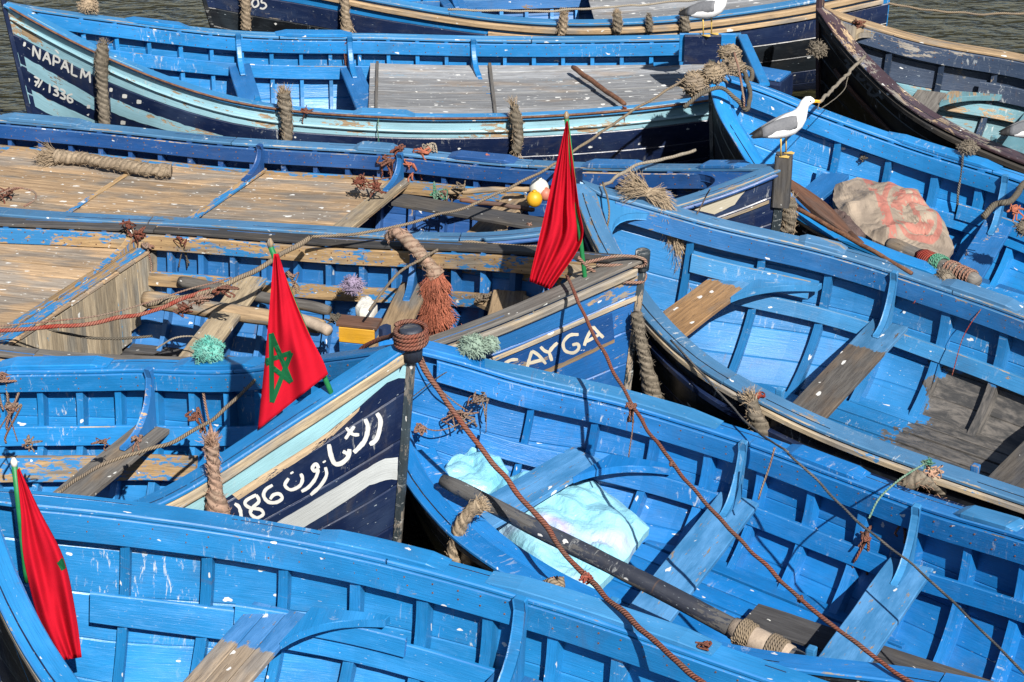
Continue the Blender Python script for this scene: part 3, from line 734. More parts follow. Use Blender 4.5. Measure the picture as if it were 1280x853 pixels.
b.stripe('painted_stripe', [(30, 106), (60, 124), (117, 150), (122, 152)], [(33, 127), (60, 142), (96, 156), (122, 168)], 'cyan')
NAP = [[[(0, 0), (0, 1)], [(0, 1), (.62, 0)], [(.62, 0), (.62, 1)]], [[(0, 0), (.35, 1)], [(.35, 1), (.72, 0)], [(.13, .38), (.6, .38)]], [[(0, 0), (0, 1)], [(0, 1), (.45, .95), (.55, .72), (.42, .5), (0, .48)]], [[(0, 0), (.35, 1)], [(.35, 1), (.72, 0)], [(.13, .38), (.6, .38)]], [[(0, 1), (0, 0)], [(0, 0), (.55, .02)]], [[(0, 0), (.1, 1)], [(.1, 1), (.42, .3)], [(.42, .3), (.78, 1)], [(.78, 1), (.88, 0)]]]
def place(glyphs, o, ex, ey, adv):
    out = []
    for g, a in zip(glyphs, adv):
        for ln in g: out.append([(o[0]+ex[0]*(a+x)-ey[0]*y, o[1]+ex[1]*(a+x)-ey[1]*y) for x, y in ln])
    return out
b.strokes('lettering', place(NAP, (41.5, 70.5), (13.4, 6.2), (-.6, 13.5), [0, .92, 1.9, 2.62, 3.6, 4.45]), 2.5, 'letter')
NUM = {'7': [[(0, 1), (.55, .95)], [(.55, .95), (.15, 0)], [(.05, .5), (.5, .5)]], '/': [[(0, 0), (.4, 1)]], '.': [[(0, .12), (.1, .1)]], '1': [[(.15, 1), (.15, 0)]], '3': [[(0, .95), (.4, .95), (.45, .72), (.15, .55), (.48, .42), (.45, .08), (0, .05)]], '6': [[(.5, 1), (.1, .7), (0, .3), (.2, 0), (.5, .15), (.45, .45), (.05, .4)]]}
b.strokes('lettering', place([NUM[c] for c in '7/.1336'], (42.5, 107), (12.3, 5.7), (-.4, 11.5), [0, .45, .95, 1.45, 1.95, 2.65, 3.4]), 2.4, 'letter')
dot = lambda x, y, r=1.6: [(x-r, y), (x+r, y+.6)]
for d_ in (dot(31, 55), dot(36, 100), dot(111, 133, 2), dot(156, 120, 3), dot(174, 127, 3), dot(154, 153, 3), dot(139, 112, 2)): b.strokes('painted_dot', [d_], 5, 'letter')
# B: decked boat
b = B_('B', 'rowing_boat', FIT['B'], 'worn deep blue boat with tan plank deck and a tall square stem post', {}, rake=.12)
b.hull(['navyb', 'navy', 'navyb'], ['deep', 'deep', 'deep']); b.ribs((205, 163, True), .305, .05, 'deep')
b.gunwale('capf', 'deep', 'deep', rubd=(.035, .075)); b.stringer(.24, .13, 'tanblue', .30, .98, proud=.0); b.stringer(.34, .12, 'deep', .08, .40)
b.stem('stemw', .05, .08, .07, hmat='darkw', shape=('s.07', .34, -.25)); b.transom('deep', 'capf'); b.breasthook('deep'); b.floor(-.10, 'darkw')
ta, tb_ = b.tat(497, 190), b.tat(4, 146)
sl_ = .17
b.deck(ta, min(.985, tb_+.04), .26, .235, 'deckb', [(b.tat(185, 160)+.015, .05, .012), (ta+.012, .10, .03)], 'tanblue', slant=sl_)
b.thwart((333, 222), .33, .235, .075, 'tanblue', th=.03, kmat='deep', nearknee=False, kl=.30); b.thwart((505, 248), .30, .245, .17, 'railw', kmat='mid', nearknee=False, kl=.30)
b.thwart((655, 275), .25, .30, .26, 'tanw', knee=False)
b.pad((445, 181), (497, 187), True, 'capf'); b.pad((563, 193), (648, 200), True, 'deep'); b.pad((730, 205), (805, 206), True, 'mid'); b.pad((0, 146), (112, 158), True, 'capf'); b.pad((875, 208), (935, 207), True, 'mid')
b.stripe('worn_white_paint', [(868, 262), (900, 244), (945, 222)], [(893, 268), (918, 256), (930, 240)], 'cream', label='cream white worn patch on the navy bow')
b.run('guard_strake', -b.s, .01, .30, b.rect(.002, .02, .27, .30), 'railw', 16)
# G: gull boat
b = B_('G', 'rowing_boat', FIT['G'], 'azure boat with black outside and a red printed sack lying inside', {}, rake=.15, ext=(1.3, .72, .95))
b.hull(['black'], ['bright2']); b.ribs((1050, 150, True), .43, .075, 'bright2', t0=.10, depth=.088)
b.gunwale('bright2', 'bright2', 'railw', rubd=(.035, .07), inh=.19, rubo=.03); b.stringer(.48, .12, 'bright2', .12); b.stringer(.36, .14, 'bright2', .30, .52, th=.03, proud=.03)
b.stem('stemw', .10); b.transom('black', 'bright'); b.floor(-.10, 'mid')
b.thwart((1262, 262), (1190, 345), .44, .26, 'mid', kmat='sky', nearknee=True); b.thwart((1050, 205), (985, 265), .48, .24, 'mid', knee=False)
b.pad((1110, 168), (1250, 210), True, 'bright2'); b.pad((1050, 298), (1180, 350), False, 'bright')
# F: right middle boat
b = B_('F', 'rowing_boat', FIT['F'], 'large open blue boat at the right with a bare orange-brown bow thwart', {}, rake=.1, ext=(1.12, .86, .80))
b.hull(['black', 'black', 'navyb', 'black'], ['bilge']); b.ribs((957, 290, True), .50, .085, 'bilge', t0=.10, depth=.088)
b.gunwale('capf', 'mid', 'railw', rubd=(.04, .10), inh=.19, rubo=.05, capw=(.045, -.12)); b.stringer(.47, .12, 'sky', .14, .98)
b.stringer(.27, .15, 'sky', b.tat(870, 262), b.tat(1022, 303), b.s, proud=.02, name='beam_shelf')
b.stem('navyb', .10, .09); b.transom('navyb', 'capf'); b.breasthook('sky', .11); b.floor(-.10, 'bilge')
b.thwart((917, 338), (838, 402), .42, .34, 'cutF1', knee=False, lodge=1, lmat='sky')
b.thwart((1120, 392), (990, 505), .45, .30, 'cutF', kmat='sky', kl=.26)
b.thwart((1395, 440), (1228, 590), .45, .32, 'darkw', kmat='mid')
b.run('guard_strake', -b.s, .04, .98, b.rect(.002, .045, .20, .25), 'navyb', 40)
b.pad((1000, 296), (1060, 312), True, 'capf'); b.pad((1180, 352), (1280, 384), True, 'capf')
# D: SAYGA
b = B_('D', 'rowing_boat', FIT['D'], 'weathered boat with SAYGA on its blue bow and a part decked hold', {}, rake=.16)
b.hull(['mid', 'midbow', 'midbow', 'midbow'], ['tanblue', 'mid', 'mid']); b.ribs((215, 283, True), .285, .05, 'mid')
b.gunwale('greyw', 'tanblue', 'railw', rubd=(.06, .13), rubo=.04, far_cap='darkw', capw=(.04, -.11)); b.stringer(.36, .12, 'tanblue', .08, .97)
b.stem('stemw', .02, .055, .05, hmat='stemw', shape=('r.055', .055, .0)); b.transom('deep', 'capf'); b.breasthook('railw', .14); b.floor(-.10, 'darkw')
ta = b.tat(182, 284); b.deck(ta+.02, .99, .17, .215, 'deckb', [(ta+.03, .09, .02)], 'tanblue', slant=.20)
b.bulkhead(ta+.02, .20, .19, 'palew')
b.thwart((322, 352), (203, 440), .36, .24, 'railw', knee=False); b.thwart((527, 362), (440, 425), .33, .24, 'tanw', kmat='mid', nearknee=False)
b.thwart((172, 318), .46, .155, .06, 'tanblue', th=.025, kmat='tanblue', nearknee=False, kl=.5)
b.thwart((650, 362), (610, 400), .34, .26, 'tanw', knee=False, lodge=-1, lmat='tanw')
b.stripe('name_board', [(612, 455), (640, 442), (700, 416), (765, 391)], [(655, 470), (685, 462), (720, 448), (768, 424)], 'deep', off=.0025)
b.stripe('painted_stripe', [(672, 466), (712, 449), (768, 424)], [(680, 469), (716, 453), (768, 428)], 'tanw')
sg = lambda *p: [(480+x/5.333, 400+y/5.333) for x, y in p]
b.strokes('lettering', [sg((892, 262), (840, 268), (800, 298), (850, 300), (870, 310), (862, 330)), sg((945, 345), (965, 270), (985, 205)), sg((985, 205), (1030, 235), (1078, 292)), sg((960, 290), (1060, 262)),
  sg((1042, 178), (1070, 205), (1100, 215)), sg((1155, 150), (1120, 185), (1100, 215)), sg((1100, 215), (1118, 272)),
  [(723, 418), (712, 419), (704, 428), (706, 438), (716, 441), (723, 436), (722, 430), (715, 431)],
  [(730, 432), (734, 421), (741, 408)], [(741, 408), (748, 416), (754, 422)], [(733, 427), (749, 418)]], 4.0, 'cream')
b.strokes('lettering', [[(660, 374), (667, 372), (674, 371)], [(668, 372), (666, 380), (664, 387)]], 2.4, 'cream', off=.03)
b.run('guard_strake', -b.s, .0, .40, b.rect(.002, .02, .30, .34), 'railw', 20)
# E: Arabic name boat
b = B_('E', 'rowing_boat', FIT['E'], 'boat with a white and cyan striped navy bow bearing an Arabic name and 186', {}, rake=.21)
b.hull(['navy', 'navy', 'navy', 'navy', 'navy'], ['bright', 'bright', 'bright']); b.ribs((53, 452, True), .30, .055, 'bright')
b.gunwale('bright', 'bright', 'railw', rubd=(.035, .125), rubo=.032, inh=.17, capw=(.04, -.13)); b.stringer(.44, .14, 'bright', .12, .98); b.stringer(.63, .17, 'tanblue', .38, .98, b.s, proud=.05, name='side_bench')
b.stem('stemw', .02, .055, .05, hmat='pole', shape=('r.075', .12, -.02)); b.transom('navy', 'bright'); b.breasthook('mid', .10); b.floor(-.10, 'mid')
b.thwart((203, 540), .42, .46, .26, 'greyw', kmat='mid', kl=.36, nearknee=False)
b.pad((0, 453), (140, 452), True, 'bright'); b.pad((222, 452), (330, 452), True, 'bright')
q = lambda *p: [(180+x/2.844, 380+y/2.844) for x, y in p]
b.stripe('painted_stripe', [(195, 655), (280, 597), (340, 557), (400, 515), (457, 473), (486, 452), (516, 432)], [(195, 683), (280, 624), (340, 585), (402, 546), (450, 508), (488, 474), (514, 470)], 'cyanc', label='pale cyan stripe under the rub rail')
b.stripe('painted_stripe', q((400, 820), (460, 783), (600, 700), (750, 610), (850, 550), (905, 545)), q((470, 860), (550, 805), (700, 712), (800, 645), (870, 622), (900, 625)), 'white', label='broad white stripe across the bow')
b.stripe('worn_patch', [(290, 618), (340, 585), (402, 546), (450, 509)], [(298, 625), (345, 594), (405, 555), (448, 514)], 'patch', off=.0028, label='ragged bare wood patch below the cyan stripe')
r = lambda *p: [(280+x/4.74, 480+y/4.74) for x, y in p]
b.strokes('lettering', [(5.6, k) for k in [r((905, 172), (926, 212), (920, 272), (900, 330), (862, 358)), r((836, 206), (852, 260), (835, 330), (800, 375), (768, 405)), r((620, 356), (632, 420), (655, 470), (695, 468), (735, 430), (742, 385))]]+[r((772, 250), (745, 285), (718, 325)), r((722, 258), (760, 296), (800, 300)), r((703, 398), (725, 410), (738, 430)), r((590, 455), (596, 464)), r((398, 520), (404, 530)),
 r((560, 500), (545, 472), (524, 492), (532, 515), (556, 508), (540, 560), (500, 610), (458, 636)), r((600, 492), (606, 540), (570, 602), (512, 657)), r((382, 558), (360, 598), (395, 626), (448, 602), (464, 562), (454, 530)),
 r((287, 598), (246, 625), (234, 662), (262, 698), (310, 700), (344, 676), (326, 650), (292, 656), (272, 682)), r((190, 655), (132, 688), (126, 714), (160, 735), (214, 742), (232, 770), (192, 792), (156, 766), (168, 732), (206, 694), (190, 655)), r((62, 708), (88, 728), (100, 775), (96, 808))], 4.3, 'letter')
# I: lower right boat
b = B_('I', 'rowing_boat', FIT['I'], 'bright blue boat at lower right with plastic bundle and long dark spar', {}, rake=.1, ext=(1.42, .86, 1.15))
b.hull(['black'], ['brightI']); b.ribs((665, 480, True), .42, .07, 'brightI', t0=.08, depth=.088)
b.gunwale('brightI', 'brightI', 'black', rubd=(.035, .09), inh=.19, rubo=.03, capw=(.04, -.12)); b.stringer(.44, .13, 'brightI', .07, .98)
b.stem('navyb', .08, .09); b.transom('black', 'brightI'); b.floor(-.10, 'brightI')
b.thwart((740, 556), (592, 645), .44, .30, 'cutI', kmat='mid', knee=False, lodge=1, lmat='brightI')
b.thwart((935, 612), (798, 730), .44, .30, 'cutI', kmat='sky', kl=.28)
b.thwart((1155, 695), (1010, 838), .44, .30, 'cutI', kmat='sky', kl=.28)
b.pad((520, 432), (590, 450), True, 'brightI'); b.pad((604, 452), (900, 535), True, 'sky'); b.pad((985, 560), (1085, 592), True, 'brightI'); b.pad((1200, 640), (1280, 662), True, 'sky')
t0 = b.tat(600, 690, False); b.run('side_deck', -b.s, .10, t0+.14, b.rect(-.27, -.10, .036, .06), 'brightI', 20)
# H: lower left boat
b = B_('H', 'rowing_boat', FIT['H'], 'nearest bright blue boat across the bottom left with a half bare thwart', {}, rake=.1)
b.hull(['navyb', 'darkw', 'black'], ['brightH', 'brightH']); b.ribs((158, 627, True), .42, .085, 'brightH', t0=.08, depth=.088)
b.gunwale('brightH', 'brightH', 'railw', rubd=(.035, .10), inh=.21, rubo=.04, capw=(.04, -.13)); b.stringer(.53, .19, 'brightH', .08, .98)
b.stringer(.47, .12, 'brightH', b.tat(298, 655), b.tat(522, 695), b.s, proud=.03, th=.04, name='beam_shelf')
b.stem('navyb', .12, .1); b.transom('navyb', 'brightH'); b.floor(-.10, 'mid')
b.thwart((352, 765), (120, 1010), .50, .36, 'cutH', split=3, knee=False, lodge=1, lmat='brightH')
b.thwart((655, 850), (420, 1090), .54, .30, 'mid', kmat='brightH', kl=.40, kw=.08)
b.pad((400, 668), (560, 706), True, 'brightH'); b.pad((612, 722), (900, 810), True, 'sky')

for k_ in boats: nails(boats[k_])

# ---------------------------------------------------------------- loose things
def strand(mb, p, d, L, r, curl=.4, n=5):
    p = Vector(p); d = Vector(d).normalized(); pts = [p]
    for i in range(n):
        d = (d+Vector((random.gauss(0, 1), random.gauss(0, 1), random.gauss(0, 1)-.25))*curl*.35).normalized(); pts.append(pts[-1]+d*L/n)
    mb.tube(pts, [r*(1-.5*i/n) for i in range(n+1)], 3, True)
def rope(label, pts, r, mat, smooth=10, group=None, cat='rope', name='rope', wob=0.0, sag=0):
    P = catmull(pts, smooth) if len(pts) > 2 else [Vector(pts[0]).lerp(Vector(pts[1]), i/24) for i in range(25)]
    if sag:
        n = len(P)-1; P = [p-Vector((0, 0, sag*4*(i/n)*(1-i/n))) for i, p in enumerate(P)]
    P = [p+Vector((noise.noise(p*5), noise.noise(p*5+Vector((9, 0, 0))), noise.noise(p*5+Vector((0, 9, 0)))))*r*.9 for p in P]
    r *= .80; R_ = [r*(1+.16*noise.noise(p*7)) for p in P]
    o = MB().tube(P, R_, 8, vs=1.0, wob=wob).build(name, mat, smooth=True); recentre(o, P[0]); return tag(o, label, cat, group)
def fender(label, P, R, mat, fmat=None, ends=(0, 1), nf=70, fl=.09, fr=.003, lump_=0.035, group='rope fenders hung over the boat rails', name='rope_fender', fuzz=150, fzl=.035):
    """thick worn rope hanging over a rail with frayed ends"""
    R = [x*.84 for x in R]
    C = catmull(P, 14) if len(P) > 2 else [Vector(P[0]).lerp(Vector(P[1]), i/12) for i in range(13)]
    n = len(C)-1; RR = []
    for i in range(n+1):
        u = i/n*(len(R)-1); k = min(int(u), len(R)-2); RR.append(R[k]+(R[k+1]-R[k])*(u-k))
    root = tag(empty(name, C[0]), label, 'fender', group); o0 = C[0]; C = [c-o0 for c in C]; mb = MB(); rings = []
    m0 = MB().tube(C, RR, 14, vs=1.0); 
    for i, v in enumerate(m0.v):
        c = C[i//14]; p = Vector(v); d = p-c; k = 1+lump_*7*noise.noise(p*13+o0)+lump_*3*noise.noise(p*40+o0)+.07*math.sin((i % 14)/14*6*math.pi+(i//14)*.8); m0.v[i] = tuple(c+d*k)
    m0.build('rope_core', mat, root, smooth=True)
    fb = MB(); e = []
    for w_ in ends:
        c = C[0] if w_ == 0 else C[-1]; d = (C[0]-C[1]) if w_ == 0 else (C[-1]-C[-2]); d.normalize(); rr = RR[0] if w_ == 0 else RR[-1]
        for _ in range(nf):
            a = Vector((random.gauss(0, 1), random.gauss(0, 1), random.gauss(0, 1))).normalized(); a = (a-d*a.dot(d))*random.random()
            strand(fb, c+a*rr, d+a*.55, fl*random.uniform(.6, 1.2), fr, .5)
    for _ in range(fuzz):
        i = random.randrange(1, n); a = Vector((random.gauss(0, 1), random.gauss(0, 1), random.gauss(0, 1))).normalized()
        t = (C[i+1]-C[i-1]).normalized(); a = (a-t*a.dot(t)).normalized(); strand(fb, C[i]+a*RR[i]*.95, a*.5+t*(random.choice((-1, 1)) if fzl < .05 else 1), fzl, fr*.7, .6, 3)
    if fb.v: f = fb.build('frayed_strands', fmat or mat, root); f['kind'] = 'stuff'
    return root
def tangle(label, c, size, mat, n=7, r=.007, hang=0.0, cat='twine', name='knotted_twine', group='tangles of reddish twine tied to the boats', squash=.6):
    c = Vector(c); mb = MB(); rd = lambda s_: random.gauss(0, s_)
    n = max(3, int(n*.55)); hang = hang or size*.9; size *= 1.1; r *= .95
    for k in range(n):
        p = [Vector((rd(size*.5), rd(size*.42), rd(size*.4*squash))) for _ in range(4)]
        if k < n*.6: p.append(Vector((rd(size*.4), rd(size*.3), -hang*random.uniform(.5, 1)))); p.append(p[-1]+Vector((rd(.01), rd(.01), -hang*.25)))
        mb.tube(catmull(p, 6), r*random.uniform(.7, 1.25), 6)
    mb.tube(catmull([Vector((size*.22*math.cos(a), size*.22*math.sin(a)*.7, rd(size*.1))) for a in [i*.9 for i in range(16)]], 3), r*1.5, 6)
    o = mb.build(name, mat, smooth=True); o.location = c; o['kind'] = 'stuff'; return tag(o, label, cat, group)
def tuft(label, c, R, mat, n=420, core=None, fr=.004, cat='net', name='net_tuft', squash=.75, group=None, fl=.4):
    c = Vector(c); root = tag(empty(name, c), label, cat, group); mb = MB(); nr, ns = 9, 14; rings = []
    for i in range(nr+1):
        a = math.pi*i/nr; rings.append([Vector((math.sin(a)*math.cos(b), math.sin(a)*math.sin(b), math.cos(a)*squash))*R*(.82+.5*noise.noise(Vector((math.sin(a)*math.cos(b)*2.6+c.x*7, math.sin(a)*math.sin(b)*2.6, math.cos(a)*2.6)))) for b in [2*math.pi*j/ns for j in range(ns)]])
    mb.loft(rings, caps=False); mb.build('matted_core', core or mat, root, smooth=True)
    fb = MB()
    for _ in range(n):
        d = Vector((random.gauss(0, 1), random.gauss(0, 1), random.gauss(0, 1))).normalized(); p = Vector((d.x, d.y, d.z*squash))*R*(.78+.45*noise.noise(d*2.6+Vector((c.x*7, 0, 0))))
        t = d.cross(Vector((random.random(), random.random(), 1))).normalized(); strand(fb, p, d*.6+t*random.uniform(-1, 1), R*fl, fr, .9, 4)
    f = fb.build('loose_strands', mat, root); f['kind'] = 'stuff'; return root
def hangY(p): return p.y
def curveY(pxs, Y, bow=0.0): return [WY(x, y, Y-bow*math.sin(math.pi*i/max(1, len(pxs)-1))) for i, (x, y) in enumerate(pxs)]
def heap(name, label, cat, outline, z0, h, mat, fold=.03, fs=3.0, rings=26, group=None, pw=.5, flat=5.0, crease=5):
    """a crumpled sheet: flat-topped, with straight creases running across it and an uneven hem"""
    P = [WZ(x, y, z0) for x, y in outline]; c = sum(P, Vector())/len(P); rg = random.Random(len(label)); C = []
    for a, b in zip(P, P[1:]+P[:1]):
        for k in range(10):
            v = a.lerp(b, k/10); C.append(v+(c-v).normalized()*(.012*noise.noise(v*14)+.03*noise.noise(v*4)))
    R0 = max((v-c).length for v in C); CR = []
    for _ in range(crease):
        an = rg.uniform(0, math.pi); CR.append((Vector((math.cos(an), math.sin(an), 0)), rg.uniform(-.7, .7)*R0, rg.uniform(.05, .13)*R0*2, rg.uniform(.5, 1)*rg.choice((1, 1, -1))))
    def zf(p, r):
        w = p-c; z = h*max(0, 1-r**flat)**pw
        for d, o, wd, am in CR:
            t = abs(w.dot(d)-o+.05*noise.noise(w*3))/wd
            if t < 1: z += fold*am*(1-t)*(.6+.8*noise.noise(Vector((w.cross(d).z*3, o, 1))))
        z += fold*.55*(abs(noise.noise(Vector((w.x*fs*2, w.y*fs*2, c.x))))*2-.5)+fold*.25*abs(noise.noise(w*fs*6))
        return z*min(1, (1-r)*7+.08)
    n = len(C); G = []; mb = MB()
    for i in range(rings+1):
        r = i/rings; row = [Vector((p.x, p.y, z0+zf(p, r)))-c for p in (c.lerp(v, r) for v in C)]; row.append(row[0].copy()); G.append(row)
    G.append([Vector((v.x*.99, v.y*.99, z0-.06-c.z)) for v in G[-1]])
    for g_ in G: mb.v += [tuple(v) for v in g_]
    xs = [v.x for v in G[-2]]; ys = [v.y for v in G[-2]]; x0, x1, y0, y1 = min(xs), max(xs), min(ys), max(ys); U = lambda k: ((mb.v[k][0]-x0)/(x1-x0), (mb.v[k][1]-y0)/(y1-y0))
    m_ = n+1
    for i in range(len(G)-1):
        for j in range(n):
            ids = (i*m_+j, (i+1)*m_+j, (i+1)*m_+j+1, i*m_+j+1); mb.face(ids, tuple(U(k) for k in ids))
    o = mb.build(name, mat, smooth=(name == 'net_bag')); o.location = c; return tag(o, label, cat, group)
def spar(name, label, cat, a, b, r0, r1, mat, group=None, bend=.01, n=26, parent=None):
    a, b = Vector(a), Vector(b); P = [a.lerp(b, i/n)+Vector((0, 0, noise.noise(Vector((i*.25, a.x, 0)))*bend)) for i in range(n+1)]
    R = [(r0+(r1-r0)*i/n)*(1+.05*noise.noise(Vector((i*.4, a.y, 2)))) for i in range(n+1)]; R[0] *= .8; R[-1] *= .8
    o = MB().tube([p-a for p in P], R, 12, vs=2*math.pi*r0, wob=.015).build(name, mat, parent, smooth=True)
    if parent is None: o.location = a; tag(o, label, cat, group)
    return o
def coil(mb, a, b, R, r, turns, per=14):
    a, b = Vector(a), Vector(b); d = (b-a).normalized(); e = d.cross(Vector((0, 0, 1)) if abs(d.z) < .9 else Vector((1, 0, 0))).normalized(); f = d.cross(e); P = []
    for i in range(int(turns*per)+1):
        t = 2*math.pi*i/per; k = i/(turns*per); j = 1+.08*noise.noise(Vector((i*.3, R*9, 0))); P.append(a.lerp(b, k)+(e*math.cos(t)+f*math.sin(t))*(R+r)*j)
    mb.tube(P, r, 6); return mb
A, Bb, D, E, Fb, G, H, I, J, K = (boats[k] for k in 'ABDEFGHIJK')

# --- flags
def flag(label, top, base, Lp, Rp, star=None, front=.03, fold=.035, nf=3.0, ph=0.0, poleY=None, capm='buoyW', hem='flagR', polew=.017):
    Y = poleY; pt_, pb = WY(*top, Y), WY(*base, Y); root = tag(empty('flag', pb), label, 'flag', 'red flags with green poles on the boat bows')
    def res(P, u):
        d = [0]
        for a, b in zip(P, P[1:]): d.append(d[-1]+math.hypot(b[0]-a[0], b[1]-a[1]))
        q = u*d[-1]
        for i in range(len(P)-1):
            if d[i+1] >= q-1e-9: f = (q-d[i])/max(1e-9, d[i+1]-d[i]); return (P[i][0]+(P[i+1][0]-P[i][0])*f, P[i][1]+(P[i+1][1]-P[i][1])*f)
        return P[-1]
    Lc = [(p.x, p.y) for p in catmull([(x, y, 0) for x, y in Lp], 6)]; Rc = [(p.x, p.y) for p in catmull([(x, y, 0) for x, y in Rp], 6)]
    def pos(s, r, off=0.0):
        a, b = res(Lc, r), res(Rc, r); px, py = a[0]+(b[0]-a[0])*s, a[1]+(b[1]-a[1])*s
        w = (px, py); amp = fold*min(1, .25+r*1.1)
        dep = amp*(math.sin(2*math.pi*(nf*s+ph+.12*math.sin(r*5)))+.45*math.sin(2*math.pi*(nf*1.9*s+.3+ph+r*.7)))+.012*noise.noise(Vector((s*4, r*5, ph)))
        return WY(px, py, Y-front-dep*1.0-off)-pb, w
    nr, ns = 44, 40; rows = []
    for i in range(nr+1):
        r = i/nr; f = [pos(j/ns, r)[0] for j in range(ns+1)]; rows.append(f+[p+Vector((0, .007, 0)) for p in f[::-1]])
    MB().loft(rows).build('flag_cloth', 'flagR', root, smooth=True)
    MB().tube([WY(*top, Y)-pb, (WY(*top, Y)-pb)*.5, Vector((0, 0, 0)), Vector((pb-pt_)*.12)], polew, 10).build('pole', 'green', root, smooth=True)
    MB().tube([pt_-pb+Vector((0, 0, -.01)), pt_-pb+Vector((0, 0, .025)), pt_-pb+Vector((0, 0, .05))], [.016, .021, .008], 8).build('pole_tip', capm, root, smooth=True)
    if star:
        lines, wd = star; mb = MB()
        def invp(px, py):
            best = None
            for i in range(nr+1):
                for j in range(ns+1):
                    w = pos(j/ns, i/nr)[1]; d = (w[0]-px)**2+(w[1]-py)**2
                    if best is None or d < best[0]: best = (d, j/ns, i/nr)
            _, s_, r_ = best; e = 1e-3
            for _ in range(6):
                w, ws, wr = pos(s_, r_)[1], pos(s_+e, r_)[1], pos(s_, r_+e)[1]
                a, b, c, d = (ws[0]-w[0])/e, (wr[0]-w[0])/e, (ws[1]-w[1])/e, (wr[1]-w[1])/e; det = a*d-b*c
                if abs(det) < 1e-9: break
                rx, ry = px-w[0], py-w[1]; s_ = max(.01, min(.99, s_+(d*rx-b*ry)/det)); r_ = max(.01, min(.99, r_+(a*ry-c*rx)/det))
            return s_, r_
        for a, b in lines:
            dx, dy = b[0]-a[0], b[1]-a[1]; l = math.hypot(dx, dy); nx_, ny_ = -dy/l*wd/2, dx/l*wd/2; rws = []
            for i in range(9):
                x, y = a[0]+dx*i/8, a[1]+dy*i/8; u, v = invp(x+nx_, y+ny_), invp(x-nx_, y-ny_); rws.append([pos(*u, .006)[0], pos((u[0]+v[0])/2, (u[1]+v[1])/2, .008)[0], pos(*v, .006)[0]])
            mb.loft(rws, closed=False)
        mb.build('star_emblem', 'flagG', root)
    return root
sY = E.on(415, 482, False).y
V = [(339, 417), (364, 478), (331, 452), (364, 441), (340, 503)]
flag('large red flag with a green star outline, tied at the striped Arabic-lettered bow', (338, 308), (410, 482), [(342, 318), (338, 370), (332, 440), (326, 500), (322, 538)], [(348, 318), (362, 360), (385, 415), (403, 450), (410, 468)], ([(V[i], V[(i+1) % 5]) for i in range(5)], 6.0), .085, .03, 1.7, .15, sY, 'tanw')
sY = D.on(728, 350, False).y+.08
flag('red flag hanging in narrow folds on a green pole at the SAYGA bow', (708, 148), (731, 345), [(708, 152), (694, 210), (678, 280), (665, 335), (662, 352)], [(710, 152), (716, 200), (724, 260), (727, 303), (688, 362)], None, .03, .04, 2.6, .55, sY, 'tanw')
sY = H.on(40, 735, True, .05).y-.55
flag('red flag hanging at the far left, wrapped on its green pole', (18, 582), (32, 712), [(21, 588), (26, 640), (30, 700), (50, 780), (75, 826)], [(24, 586), (50, 640), (80, 700), (95, 770), (102, 822)], ([((74, 702), (80, 712)), ((75, 700), (84, 708))], 7.0), .03, .03, 1.6, .9, sY)

